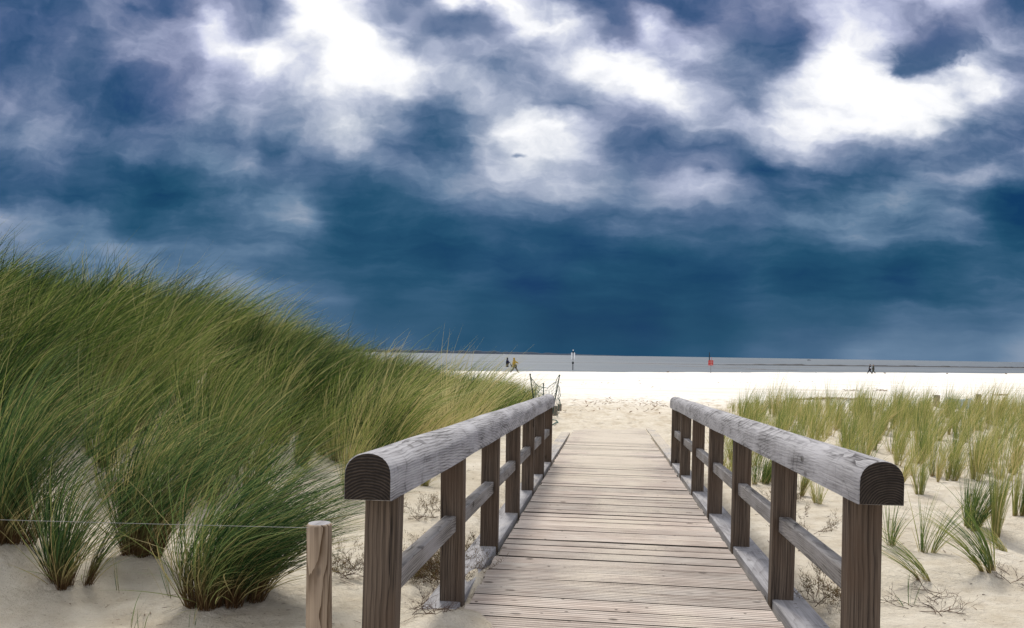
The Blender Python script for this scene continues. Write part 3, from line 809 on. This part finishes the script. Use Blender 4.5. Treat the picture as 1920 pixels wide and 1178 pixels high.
def red_sign():
    g = ground(1332.5, 699.5); k = px_scale(g)
    root = empty('lifebuoy_stand', g, 'red square rescue frame with a pale cross on a thin pole by the water', 'sign')
    bm = bmesh.new(); add_tube(bm, [(0, 0, -.4), (0, 0, 24 * k)], .75 * k, 8); link('pole', bm_mesh('pole', bm), M_grey, root)
    bm = bmesh.new(); add_box(bm, (-.3 * k, -.03, 18.9 * k), (9.2 * k, .14, 10 * k), 1.0 * k); link('red_box', bm_mesh('red_box', bm), M_red, root)
    bm = bmesh.new(); add_box(bm, (.2 * k, -.125, 18.9 * k), (.55 * k, .03, 9.4 * k)); add_box(bm, (-.3 * k, -.112, 19.1 * k), (8.6 * k, .02, .5 * k)); link('cross', bm_mesh('cross', bm), M_pink, root)
    for z in (15.6, 22.0):
        bm = bmesh.new(); add_tube(bm, [(-3.6 * k, -.13, z * k), (3.4 * k, -.13, z * k)], .25 * k, 6); link('bar', bm_mesh('bar', bm), M_pink, root)
    bm = bmesh.new(); add_tube(bm, [(-3.0 * k, 0, 22 * k), (-3.0 * k, 0, 32 * k), (-3.1 * k, 0, 38 * k)], [1.0 * k, .8 * k, .5 * k], 8); add_ball(bm, (-3.05 * k, 0, 35.4 * k), .8 * k); add_ball(bm, (-3.05 * k, 0, 38.0 * k), .65 * k)
    link('mast', bm_mesh('mast', bm), M_black, root)
    bm = bmesh.new(); add_tube(bm, [(.7 * k, 0, 24 * k), (.7 * k, 0, 29 * k)], .35 * k, 6); link('hook', bm_mesh('hook', bm), M_red, root)
red_sign()

# ------------------------------------------------------------------ people
def skin(name, pts, edges, rad, mat, parent, root=0, sub=2):
    me = bpy.data.meshes.new(name); me.from_pydata(pts, edges, [])
    o = link(name, me, mat, parent)
    sk = o.modifiers.new('skin', 'SKIN'); sk.use_smooth_shade = True
    for i, r in enumerate(rad):
        v = me.skin_vertices[0].data[i]; v.radius = r if isinstance(r, tuple) else (r, r); v.use_root = (i == root)
    o.modifiers.new('sub', 'SUBSURF').levels = 1; o.modifiers['sub'].render_levels = sub
    return o
def cm(name, c, r=.8): return simple(name, c, r, .15, 12)
M_skin = cm('skin', (.42, .26, .19)); M_navy = cm('navy_cloth', (.010, .012, .050)); M_dark = cm('dark_cloth', (.012, .012, .018)); M_yel = cm('mustard_cloth', (.30, .20, .020))
M_beige = cm('grey_trousers', (.12, .11, .09)); M_whitec = cm('white_cloth', (.62, .64, .68)); M_olive = cm('olive_cloth', (.045, .050, .040)); M_hair = cm('brown_hair', (.030, .020, .012))
def person(loc, rz, label, H, coat, legs_m, stride, hair, bag=None, coat_len=.48, hood=None, arms=(.25, -.25), shirt=None, group=None):
    """walks along local +X. H metres tall."""
    root = empty('person', loc, label, 'person', group, rz); s = H / 1.72; S = lambda *v: tuple(c * s for c in v)
    a, b = stride
    hip, kL, kR = .88, .48, .48
    def leg(t, y, flip):
        kx = math.sin(t) * .42 + .05; fx_ = kx + math.sin(t - (.45 if t < 0 else .05)) * .42
        kz = .88 - math.cos(t) * .42; fz = kz - math.cos(t - (.45 if t < 0 else .05)) * .40
        return (kx, y, kz), (fx_, y, max(fz, .07)), (fx_ + .14, y, max(fz - .045, .035))
    kl, al, tl = leg(a, .09, 0); kr, ar, tr = leg(b, -.09, 0)
    def arm(t, y):
        e = (math.sin(t) * .28 + .01, y * 1.12, 1.40 - math.cos(t) * .28); h = (e[0] + math.sin(t + .5) * .24, y * 1.08, e[2] - math.cos(t + .5) * .24)
        return e, h, (h[0] + .03, y * 1.05, h[2] - .08)
    el, hl, fl = arm(arms[0], .20); er, hr_, fr = arm(arms[1], -.20)
    P = [(0, 0, .92), (0, 0, 1.15), (.01, 0, 1.38), (.02, 0, 1.50), (.035, 0, 1.585), (.03, 0, 1.67),
         (0, .09, .88), kl, al, tl, (0, -.09, .88), kr, ar, tr, (.0, .18, 1.40), el, hl, fl, (.0, -.18, 1.40), er, hr_, fr]
    E_ = [(0, 1), (1, 2), (2, 3), (3, 4), (4, 5), (0, 6), (6, 7), (7, 8), (8, 9), (0, 10), (10, 11), (11, 12), (12, 13), (2, 14), (14, 15), (15, 16), (16, 17), (2, 18), (18, 19), (19, 20), (20, 21)]
    R_ = [.12, .11, .12, .05, .085, .075, .085, .06, .04, .03, .085, .06, .04, .03, .06, .042, .03, .028, .06, .042, .03, .028]
    body = skin('body', [S(*p) for p in P], E_, [r * s for r in R_], M_skin, root)
    # face: nose and eyes, turned along +X
    bm = bmesh.new(); add_ball(bm, S(.125, 0, 1.585), .016 * s, 6, 5)
    for yy in (-.03, .03): add_ball(bm, S(.112, yy, 1.605), .009 * s, 6, 5)
    link('face_features', bm_mesh('face_features', bm, True), M_skin, body)
    # coat
    cz = .92 - (coat_len - .40)
    P2 = [(0, 0, .95), (0, 0, cz), (0, 0, 1.18), (.0, 0, 1.40), (.02, 0, 1.50), (0, .18, 1.40), el, hl, (0, -.18, 1.40), er, hr_]
    skin('coat', [S(*p) for p in P2], [(0, 1), (0, 2), (2, 3), (3, 4), (3, 5), (5, 6), (6, 7), (3, 8), (8, 9), (9, 10)],
         [x * s for x in [.20, .215, .20, .19, .08, .10, .085, .06, .10, .085, .06]], coat, root)
    P3 = [(0, 0, .92), (0, .09, .86), kl, al, (0, -.09, .86), kr, ar]
    skin('trousers', [S(*p) for p in P3], [(0, 1), (1, 2), (2, 3), (0, 4), (4, 5), (5, 6)], [x * s for x in [.15, .125, .10, .08, .125, .10, .08]], legs_m, root)
    for (q, t) in ((al, tl), (ar, tr)):
        skin('shoe', [S(q[0] - .03, q[1], q[2] - .02), S(*t)], [(0, 1)], [.05 * s, .036 * s], M_dark, root)
    if hood: skin('hood', [S(-.02, 0, 1.47), S(.0, 0, 1.60), S(.02, 0, 1.70)], [(0, 1), (1, 2)], [.10 * s, .125 * s, .085 * s], hood, root)
    else: skin('hair', [S(-.02, 0, 1.56), S(-.005, 0, 1.65), S(.03, 0, 1.705)], [(0, 1), (1, 2)], [.085 * s, .10 * s, .075 * s], hair, root)
    if shirt: skin('white_top', [S(-.02, .12, .98), S(-.02, .12, 1.22)], [(0, 1)], [.19 * s, .18 * s], shirt, root)
    return root
g = ground(951, 694.6); HH = 24.5 * px_scale(g)
person(g, .10, 'walker in a dark navy coat and hat, left of the yellow coat', HH, M_navy, M_dark, (.10, -.35), M_dark, arms=(.45, .2), hood=M_dark, coat_len=.50)
g = ground(963.5, 700.8); HH = 30.5 * px_scale(g)
pr = person(g, .05, 'walker in a mustard yellow hooded coat striding along the beach with a dark bag', HH, M_yel, M_beige, (.52, -.30), M_hair, arms=(.75, -.30), hood=M_yel, coat_len=.50)
k = px_scale(g)
def bag(px, py, sx, sy, rot, label):
    b = ground(963.5, 700.8); c = at(px, py, (b - CAMP).dot(FW) - .25)
    bm = bmesh.new(); add_box(bm, (0, 0, 0), (sx * k, .22, sy * k), .06); o = link('body', bm_mesh('body', bm, True), M_dark)
    r = empty('hand_bag', c, label, 'bag'); o.parent = r; r.rotation_euler = (0, rot, 0)
    bm = bmesh.new(); add_tube(bm, [(-sx * .3 * k, 0, sy * .4 * k), (-sx * .1 * k, 0, sy * .95 * k), (sx * .25 * k, 0, sy * .4 * k)], .015, 6); link('strap', bm_mesh('strap', bm), M_dark, r)
bag(966.6, 686.6, 5.0, 5.6, .1, 'black bag carried at the hip by the walker in the yellow coat')
bag(958.6, 685.6, 1.8, 7.5, -.35, 'narrow dark bag swinging between the two walkers')
g = ground(1631.0, 701.6); HH = 18.5 * px_scale(g)
person(g, 2.9, 'distant walker in black with a white patch at the waist, left of the far pair', HH, M_dark, M_dark, (.42, -.28), M_hair, arms=(.3, -.3), shirt=M_whitec)
g = ground(1637.2, 701.6)
person(g, 2.9, 'distant walker in dark olive clothes, right of the far pair', HH * .98, M_olive, M_olive, (.18, -.30), M_hair, arms=(.3, -.2))

# ------------------------------------------------------------------ birds
M_gull = cm('gull_white', (.70, .71, .72)); M_brown = cm('bird_brown', (.16, .11, .075)); M_beak = cm('beak', (.35, .20, .03))
def bird(px, py, size_px, flip, mat, label, wing=None, group=None):
    g = ground(px, py); k = px_scale(g) * size_px / 7.5
    root = empty('gull', g, label, 'bird', group, math.pi if flip else 0)
    body = skin('body', [(-3.6 * k, 0, 2.0 * k), (-2 * k, 0, 1.9 * k), (.2 * k, 0, 2.0 * k), (1.8 * k, 0, 2.6 * k), (2.5 * k, 0, 3.7 * k)], [(0, 1), (1, 2), (2, 3), (3, 4)], [.35 * k, .9 * k, 1.25 * k, .85 * k, .62 * k], mat, root, 2, 1)
    bm = bmesh.new(); add_tube(bm, [(2.9 * k, 0, 3.7 * k), (3.9 * k, 0, 3.5 * k)], [.2 * k, .05 * k], 5); link('beak', bm_mesh('beak', bm), M_beak, root)
    skin('wing', [(-3.4 * k, 0, 2.3 * k), (-1.2 * k, 0, 2.8 * k), (.8 * k, 0, 2.7 * k)], [(0, 1), (1, 2)], [(.2 * k, .3 * k), (.9 * k, .5 * k), (.6 * k, .4 * k)], wing or M_grey, root, 1, 1)
    bm = bmesh.new()
    for yy in (-.4, .4): add_tube(bm, [(0, yy * k, 1.2 * k), (.1 * k, yy * k, -.05)], .12 * k, 5)
    link('legs', bm_mesh('legs', bm), M_beak, root)
bird(1085, 696.0, 7, False, M_gull, 'white gull sitting just right of the tall marker with white boards')
bird(752, 693.5, 6, True, M_gull, 'white gull resting at the water edge left of the walkers, above the dune grass')
bird(1252.5, 699.2, 6, False, M_brown, 'brown gull at the water edge left of the red rescue stand', M_brown)
bird(1390, 699.9, 5, True, M_gull, 'pale gull at the water edge right of the red rescue stand')
bird(1531, 700.3, 5, False, M_gull, 'pale gull at the water edge left of the far pair of walkers')
bird(1659, 701.2, 5, True, M_brown, 'brown gull just right of the far pair of walkers', M_brown)
bird(1776, 702.0, 5, False, M_brown, 'dark gull at the water edge, second from the right edge', M_brown)
bird(1886, 702.4, 5, True, M_brown, 'dark gull at the water edge nearest the right edge', M_brown)
def boat(px, py, k0, mat, label, sail):
    r = ray(px, py); t = (SEA - CAMP.z) / r.z if r.z < -1e-4 else 2500; t = min(t, 2500); q = CAMP + r * t; q.z = SEA; k = t / F * k0
    root = empty('ship', q, label, 'ship'); bm = bmesh.new()
    add_box(bm, (0, 0, .35 * k), (8 * k, 2 * k, 1.0 * k), .2 * k); link('hull', bm_mesh('hull', bm), mat, root)
    bm = bmesh.new(); add_box(bm, (-1.2 * k, 0, 1.5 * k), (2.4 * k, 1.4 * k, 1.3 * k), .1 * k); link('cabin', bm_mesh('cabin', bm), sail, root)
    bm = bmesh.new(); add_tube(bm, [(1.2 * k, 0, .8 * k), (1.2 * k, 0, 3.2 * k)], .18 * k, 6); link('mast', bm_mesh('mast', bm), mat, root)
boat(1517, 676.0, .85, M_dark, 'tiny dark ship on the horizon right of the red rescue stand', M_grey)
boat(945.5, 665.2, .45, M_white, 'tiny white ship in front of the dark far shore above the walkers', M_white)

# ------------------------------------------------------------------ grass
def blades(base, h, out, wind, bend, width, seg, tone, r=rng, droop=.5):
    """base (n,3), h (n,), out (n,2) initial lean, wind (2,), bend (n,), width (n,), tone (n,)"""
    n = len(h); t = np.linspace(0, 1, seg + 1); tm = (t[1:] + t[:-1]) / 2
    d = np.zeros((n, seg, 3))
    bt = bend[:, None] * tm[None, :] ** 1.35
    wv = np.asarray(wind, float)
    if wv.ndim == 1: wv = np.repeat(wv[None], n, 0)
    jit = r.normal(0, .16, (n, 2))
    d[:, :, :2] = out[:, None, :] * (.45 + .8 * tm[None, :, None]) + (wv + jit)[:, None, :] * bt[:, :, None]
    d[:, :, 2] = 1 - droop * np.minimum(bt, 2.4) * .42 * tm[None, :]
    d /= np.linalg.norm(d, axis=2, keepdims=True)
    pos = np.concatenate([base[:, None, :], base[:, None, :] + np.cumsum(d * (h / seg)[:, None, None], axis=1)], axis=1)
    ang = r.uniform(0, math.pi, n); rv = np.stack([np.cos(ang), np.sin(ang), np.zeros(n)], 1)
    dd = np.concatenate([d[:, :1], d], axis=1)
    side = np.cross(dd, np.cross(rv[:, None, :], dd)); side /= np.linalg.norm(side, axis=2, keepdims=True) + 1e-9
    wp = (.55 + .45 * np.sin(np.minimum(t * 2.2, 1.57))) * (1 - t ** 2.2 * .92)
    sd = side * (width[:, None] * wp[None, :] * .5)[:, :, None]
    v = np.stack([pos - sd, pos + sd], 2).reshape(n, (seg + 1) * 2, 3)
    uv = np.zeros((n, seg + 1, 2, 2)); uv[..., 0] = np.clip(tone, 0.01, .99)[:, None, None]; uv[..., 1] = t[None, :, None]
    i = np.arange(seg)[:, None] * 2 + np.array([0, 1, 3, 2])[None, :]
    f = (np.arange(n) * (seg + 1) * 2)[:, None, None] + i[None]
    return v.reshape(-1, 3), f.reshape(-1, 4), uv.reshape(-1, 2)
def clump_data(n, H, R, spread, bend, seg, wid, tone, wind, lean=(0, 0), r=rng, dead=.12, tonesd=.27, loose=0):
    rad = R * np.sqrt(r.uniform(0, 1, n)); a = r.uniform(0, 2 * math.pi, n); tall = r.random(n) < .05
    nb_ = max(3, int(R * 70)); ba = r.uniform(0, 6.28, nb_); br = R * np.sqrt(r.uniform(0, 1, nb_)); who = r.integers(0, nb_, n)
    bc = np.stack([br * np.cos(ba), br * np.sin(ba)], 1)[who]
    xy = np.stack([rad * np.cos(a), rad * np.sin(a)], 1) * .22 + bc * .88
    base = np.column_stack([xy, -.03 + 0 * a]); rad = np.hypot(xy[:, 0], xy[:, 1]); a = np.arctan2(xy[:, 1], xy[:, 0])
    lean = np.array(lean)[None] + r.normal(0, .10, (nb_, 2))[who]; bf_ = r.uniform(.8, 1.2, nb_)[who]
    out = np.stack([np.cos(a), np.sin(a)], 1) * (rad / R * spread)[:, None] + r.normal(0, spread * .32, (n, 2)) + lean
    h = H * r.uniform(.45, 1.18, n) ** .8 * (.5 + .5 * bf_)
    bn = bend * r.uniform(.45, 1.35, n) * bf_
    h[tall] *= (1.15 if n > 130 or n < 120 else 1.0); bn[tall] *= .8
    tn = tone + r.normal(0, tonesd, n) + r.normal(0, .12, nb_)[who]
    k = r.random(n) < dead
    tn[k] = .97; h[k] *= .62; out[k] *= 1.6
    st = r.random(n) < .10                                   # stiff dead sheaths round the foot
    h[st] = H * r.uniform(.14, .34, st.sum()); tn[st] = .9; bn[st] = .2; out[st] *= .6
    if loose:
        m = loose; k2 = r.integers(0, n, m); out[k2] = r.normal(0, 1.3, (m, 2)) + np.array([.3, -.2]); h[k2] = H * r.uniform(.5, 1.0, m); tn[k2] = r.uniform(.6, 1.0, m)
        bn[k2] = r.uniform(.6, 1.6, m)
    return blades(base, h, out, wind, bn, wid * r.uniform(.7, 1.25, n), seg, tn, r)
WIND = (1.0, .18)
def grass_object(name, data, mat, loc):
    v, f, uv = data; o = link(name, arr_mesh(name, v, f, uv, True), mat); o.location = loc; return o
for i, (px, py, n, H, R, bend, lab) in enumerate(LEFT):
    g = ground(px, py); r = np.random.default_rng(100 + i)
    mat = G_near if i in (0, 1, 2, 3, 5) else G_dune
    tone = .38 if i < 4 else .55
    if i in (6,): tone = .75
    if i == 8: tone = 1.0
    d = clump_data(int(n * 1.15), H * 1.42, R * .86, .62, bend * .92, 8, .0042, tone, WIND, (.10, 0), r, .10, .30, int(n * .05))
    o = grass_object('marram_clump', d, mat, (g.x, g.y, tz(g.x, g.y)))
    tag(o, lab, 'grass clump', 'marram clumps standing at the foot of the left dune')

def left_height_ok(x, y): return True
def dune_grass():
    V_, F_, U_ = [], [], []; off = 0; n = 0
    r = np.random.default_rng(5)
    near_pts = [ground(a[0], a[1]) for a in LEFT]
    pts = []
    for y in np.arange(3.0, 33.5, .46):
        step = .46 if y < 16 else .54
        x0 = -12.5 if y < 12 else -10.5
        for x in np.arange(x0, -1.0, step):
            px_ = x + r.uniform(-.16, .16); py_ = y + r.uniform(-.17, .17)
            # foot of the dune: the grass edge comes closer to the path further out
            edge = np.interp(py_, [3, 4.2, 5.2, 6.5, 9, 13, 20, 26, 33], [-4.2, -3.4, -2.6, -2.1, -1.9, -1.8, -1.85, -2.4, -4.2])
            e = edge - .25 + .5 * float(vn(np.array(py_ * .9), np.array(px_ * .9), 61))
            if px_ > e: continue
            dens = min(1, .50 + (e - px_) * .6)
            if r.random() > dens: continue
            if any((px_ - q.x) ** 2 + (py_ - q.y) ** 2 < .10 for q in near_pts): continue
            pts.append((px_, py_))
    for (x, y) in pts:
        # frustum test with margin
        q = Vector((x, y, 0)) - CAMP; d = q.dot(FW); u = q.dot(RT) / max(d, .1) * F + 960
        if d < .5 or u < -260: continue
        patch = float(fbm(np.array(x * .45), np.array(y * .45), 15, 3))
        bare = float(vn(np.array(x * 1.1), np.array(y * .9), 33))
        if bare > .36 and y < 5.6: continue
        nb = 300 if d < 8 else (190 if d < 14 else 110)
        wid = .0055 if d < 8 else (.0095 if d < 14 else .014)
        H = r.uniform(.60, 1.30) * (1 + .5 * patch) * (1.06 if d > 8 else 1) * float(np.interp(y, [14, 25], [1, .68]))
        v, f, uv = clump_data(nb, H, .17, .62, float(np.interp(x, [-6, -3.2, -2], [1.65, 1.2, .75])) * (1 + .6 * patch) * r.uniform(.6, 1.35), 5 if d < 9 else 4, wid, .40 + .66 * patch + r.normal(0, .20) + float(np.interp(x, [-4, -2], [0, .10])), (WIND[0], WIND[1] + .9 * patch + r.normal(0, .22)), (.12 + r.normal(0, .12), r.normal(0, .10)), r, .12, .28)
        v = v + np.array([x, y, tz(x, y)]); V_.append(v); F_.append(f + off); U_.append(uv); off += len(v)
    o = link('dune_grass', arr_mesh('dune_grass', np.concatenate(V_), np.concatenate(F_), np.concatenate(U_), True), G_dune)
    tag(o, 'dense wind blown marram grass covering the whole left dune', 'grass', None, 'stuff')
    print('dune clumps', len(V_), 'faces', len(o.data.polygons))
dune_grass()

# sparse planted tufts, right: near ones one by one
for i, (px, py, n, H, R, sp, lean, bend, lab) in enumerate(RIGHTN):
    g = ground(px, py); r = np.random.default_rng(300 + i)
    tone = {2: .2, 13: .25, 14: .95, 0: .3, 1: .3, 4: .3, 5: .35, 10: .1}.get(i, .55)
    d = clump_data(int(n * 1.3), H * 1.15, R, sp * 1.15, bend, 6, .0042, tone, (.8, .1), (lean, -.1 if lean < -1 else 0), r, .12)
    o = grass_object('marram_tuft', d, G_right, (g.x, g.y, tz(g.x, g.y)))
    tag(o, lab, 'grass tuft', 'marram tufts on the sand right of the boardwalk')
# copies further out
var = []
for i in range(12):
    r = np.random.default_rng(500 + i)
    d = clump_data(int(r.uniform(65, 135)), r.uniform(.66, .95), r.uniform(.05, .15), r.uniform(.26, .60), .55, 5, .0072, r.uniform(.42, .76), (1.0, .1), (.08, 0), r, .16)
    me = arr_mesh('marram_tuft', *d, smooth=True); me.materials.append(G_right); var.append(me)
r = np.random.default_rng(77)
proto = bpy.data.objects.new('marram_tuft', var[0])
ORD = 'leftmost,second,third,fourth,fifth,sixth,seventh,eighth,ninth,tenth,eleventh,twelfth,thirteenth,fourteenth,fifteenth,rightmost'.split(',')
def name_in_order(objs, text):
    objs = sorted(objs, key=lambda o: ((o.location - CAMP).dot(RT) / (o.location - CAMP).dot(FW)))
    for i, o in enumerate(objs):
        w_ = ORD[i] if i < len(objs) - 1 else 'rightmost'
        o['label'] = (w_ if w_ in ('leftmost', 'rightmost') else w_ + ' from left') + ' ' + text
def tufts(n, region, scale, label, group, mind):
    placed = []; made = []; tries = 0
    while len(placed) < n and tries < n * 60:
        tries += 1
        px, py = region(r)
        g = ground(px, py)
        if g.x < 1.35 or any((g.x - q.x) ** 2 + (g.y - q.y) ** 2 < mind ** 2 for q in placed): continue
        placed.append(g)
        o = proto.copy(); o.data = var[int(r.integers(12))]; COL.objects.link(o)
        o.location = (g.x, g.y, g.z - .01); o.rotation_euler = (0, 0, r.normal(0, .5)); s = scale * r.uniform(.7, 1.2); o.scale = (s * r.uniform(.8, 1.2), s, s * r.uniform(.8, 1.25))
        tag(o, label, 'grass tuft', group); made.append(o)
    return made
sc16 = tufts(16, lambda r: (r.uniform(1560, 1920), r.uniform(850, 915)), .72, 'scattered pale tuft on open sand between the near tufts and the dense band, right side', 'scattered tufts in the middle distance', .35)
tufts(98, lambda r: (r.uniform(1345, 1935), 804 + 92 * r.random() ** 1.5), .78, 'yellow green tuft in the loose rows behind the right handrail', 'tufts in loose rows behind the right handrail', .30)
tufts(96, lambda r: (r.uniform(1375, 1940), r.uniform(776, 812)), .98, 'yellow green tuft in the dense band at the edge of the beach', 'tufts in the dense band along the beach', .26)
tufts(64, lambda r: (r.uniform(1352, 1940), r.uniform(764, 782)), .74, 'far tuft along the beachward edge of the right grass band', 'tufts on the far edge of the right band', .34)
name_in_order(sc16, 'of the scattered pale tufts on open sand before the loose rows')
# a few tall ones that break the beach line
tall8 = []
for (px, py, s) in [(1690, 800, 1.35), (1712, 795, 1.45), (1668, 805, 1.25), (1560, 800, 1.2), (1640, 792, 1.25), (1830, 790, 1.2), (1880, 786, 1.25), (1480, 790, 1.1)]:
    g = ground(px, py); o = proto.copy(); o.data = var[int(r.integers(12))]; COL.objects.link(o); o.location = g; o.scale = (s, s, s); o.rotation_euler.z = r.normal(0, .3)
    tag(o, 'tall tuft', 'grass tuft', 'tall tufts of the dense band'); tall8.append(o)
name_in_order(tall8, 'of the tall tufts whose tips rise over the grass band')

# ------------------------------------------------------------------ dry twiggy shrubs and litter
M_twig = simple('dry_twig', (.085, .052, .036), .9, .4, 20); M_leaf = grass_material('dry_shrub_leaf', [(0, (.05, .055, .015)), (.5, (.13, .10, .03)), (1, (.17, .085, .04))], base=(.10, .06, .03))
def shrub(px, py, n, size, flat, label, seed, leaf=True):
    g = ground(px, py); r = random.Random(seed); bm = bmesh.new(); tips = []
    def grow(p, d, L_, rad, lev):
        q = [p]
        for k in range(3):
            d = (d + Vector((r.uniform(-.5, .5), r.uniform(-.5, .5), r.uniform(-.35, .3)))).normalized()
            p = p + d * L_ / 3
            zf = tz(p.x + g.x, p.y + g.y) - g.z + .004
            if p.z < zf: p.z = zf; d.z = abs(d.z) * .3
            q.append(p); tips.append(p)
        add_tube(bm, q, [rad, rad * .85, rad * .7, rad * .5], 3, False)
        if lev > 0:
            for k in range(r.choice((2, 3))): grow(q[r.choice((1, 2, 3))], (d + Vector((r.uniform(-.9, .9), r.uniform(-.9, .9), r.uniform(-.2, .6)))).normalized(), L_ * .7, rad * .65, lev - 1)
    for i in range(n):
        a = r.uniform(0, 6.28); grow(Vector((r.uniform(-1, 1) * size * .4, r.uniform(-1, 1) * size * .4, 0)), Vector((math.cos(a), math.sin(a), flat)).normalized(), size * r.uniform(.35, .6), .0022, 3)
    root = empty('dry_shrub', g, label, 'shrub')
    link('branches', bm_mesh('branches', bm), M_twig, root)
    if leaf:
        nr = np.random.default_rng(seed); T = np.array([tuple(t) for t in tips for _ in range(2)]); m = len(T)
        T = T + nr.normal(0, .006, T.shape)
        d = blades(T, nr.uniform(.010, .028, m), nr.normal(0, .8, (m, 2)), (0, 0), np.zeros(m), nr.uniform(.003, .006, m), 1, nr.uniform(0, 1, m), nr)
        link('leaves', arr_mesh('leaves', *d), M_leaf, root)['kind'] = 'stuff'
shrub(812, 1085, 34, .30, .35, 'dry brown and green creeping shrub behind the second left handrail post', 1)
shrub(868, 1045, 12, .17, .3, 'small dry shrub sprawling over the left kerb board', 2)
shrub(800, 1150, 9, .20, .15, 'bare grey brown twigs lying on sand beside the nearest left handrail post', 3, False)
shrub(655, 1075, 12, .30, .3, 'thin dry shrub between the round stake and the nearest left handrail post', 4)
shrub(805, 975, 7, .28, .4, 'sparse dry shrub on sand under the left mid rail', 5)
shrub(1550, 1130, 9, .24, .5, 'dark tangled dry shrub between the two nearest right posts', 6)
shrub(1520, 1000, 7, .24, .4, 'dry twiggy plant on sand under the right mid rail', 7)
shrub(1720, 1150, 6, .26, .1, 'scatter of bare twigs on sand in the right foreground corner', 8, False)
shrub(1468, 940, 6, .20, .5, 'small dry plant behind the second right handrail post', 9)
shrub(1890, 1090, 5, .16, .2, 'clump of dark bare twigs half buried at the right edge', 10, False)
shrub(1770, 1120, 4, .2, .1, 'few dark crooked twigs below the flattened tuft', 11, False)
def litter():
    r = np.random.default_rng(9); P = []
    while len(P) < 2600:
        if r.random() < .55: x, y = r.uniform(1.0, 6.5), r.uniform(2.4, 15)
        elif r.random() < .8: x, y = r.uniform(-5.0, -.95), r.uniform(2.2, 9)
        else: x, y = r.uniform(-3, 4), r.uniform(16.5, 32)
        if float(vn(np.array(x * 1.5), np.array(y * 1.5), 91)) > r.uniform(-.5, .4): P.append((x, y))
    P = np.array(P); n = len(P); z = terrain(P[:, 0], P[:, 1]) + .004
    ang = r.uniform(0, 6.28, n); L_ = r.uniform(.008, .05, n) * (1 + P[:, 1] * .05)
    long = r.random(n) < .08; L_[long] = r.uniform(.08, .22, long.sum())
    out = np.stack([np.cos(ang), np.sin(ang)], 1) * 12
    d = blades(np.column_stack([P, z]), L_, out, (0, 0), np.zeros(n), r.uniform(.0025, .006, n) * (1 + P[:, 1] * .06), 2, r.uniform(.2, 1, n), r)
    m = grass_material('litter_brown', [(0, (.03, .018, .012)), (.6, (.09, .05, .03)), (1, (.22, .15, .09))], base=(.07, .04, .025), translucent=.05)
    tag(link('plant_litter', arr_mesh('plant_litter', *d), m), 'crumbs of dead stalks and twigs strewn over the sand', 'litter', None, 'stuff')
litter()
def fallen_sprig(px, py, n, H, lean, tone, label, seed, mat=G_near, bend=.4):
    g = ground(px, py); rr = np.random.default_rng(seed)
    d = clump_data(n, H, .02, .3, bend, 6, .0042, tone, (1, 0), lean, rr, 0)
    tag(grass_object('grass_sprig', d, mat, g), label, 'grass sprig')
fallen_sprig(318, 1123, 7, .34, (-.8, .1), .8, 'straw coloured sprig leaning left between the tall clump and the widest clump', 1)
fallen_sprig(352, 1138, 8, .36, (-.7, .0), .75, 'yellow green sprig leaning left at the foot of the widest clump', 2)
fallen_sprig(220, 1113, 7, .28, (-.5, .1), .8, 'thin yellow sprig right of the clump with split dark foot', 3)
fallen_sprig(245, 1180, 5, .20, (.1, 0), .45, 'short green sprig at the bottom edge left of the two', 4)
fallen_sprig(264, 1182, 4, .16, (.0, 0), .5, 'two thin stems at the bottom edge right of the short green sprig', 5)
fallen_sprig(358, 1176, 5, .12, (.0, 0), .75, 'short bent yellow sprig at the bottom edge below the widest clump', 6)
fallen_sprig(455, 1112, 60, .40, (1.5, 0), .45, 'flattened blades fanning right from the widest clump across the sand', 7, bend=.8)

# seaweed and debris lines on the beach
M_weed = simple('dry_seaweed', (.20, .135, .08), .95, .4, 5)
def weed(px0, px1, py, th, n, label, seed):
    r_ = np.random.default_rng(seed); V_ = []
    P = []
    for i in range(n):
        px = r_.uniform(px0, px1); g = ground(px, py + r_.normal(0, th)); P.append((g.x, g.y))
    P = np.array(P); z = terrain(P[:, 0], P[:, 1]) + .01; ang = r_.uniform(0, 6.28, n)
    d = blades(np.column_stack([P, z]), r_.uniform(.08, .3, n), np.stack([np.cos(ang), np.sin(ang)], 1) * 4, (0, 0), np.zeros(n), r_.uniform(.02, .05, n), 2, r_.uniform(0, 1, n), r_)
    tag(link('seaweed_line', arr_mesh('seaweed_line', *d), M_weed), label, 'seaweed', None, 'stuff')
weed(1480, 1640, 750.5, 1.0, 500, 'brown line of washed up seaweed behind the right grass band', 1)
weed(1585, 1612, 733, .6, 60, 'small dark debris patch on the white beach', 2)
weed(1640, 1665, 733.5, .6, 60, 'small dark debris patch further right on the white beach', 3)
weed(1090, 1240, 756, 3.0, 60, 'faint scattered debris on the beach beyond the boardwalk', 4)
weed(950, 1900, 716, 6.0, 160, 'thin scatter of shells and debris over the white beach', 6)
weed(1060, 1330, 765, 7.0, 110, 'small dark crumbs on the trodden sand beyond the boardwalk', 7)
weed(1865, 1890, 742, .7, 80, 'brown debris near the right edge of the beach', 5)
C.render.engine = 'CYCLES'
C.cycles.max_bounces = 6; C.cycles.transparent_max_bounces = 4
C.cycles.diffuse_bounces = 3
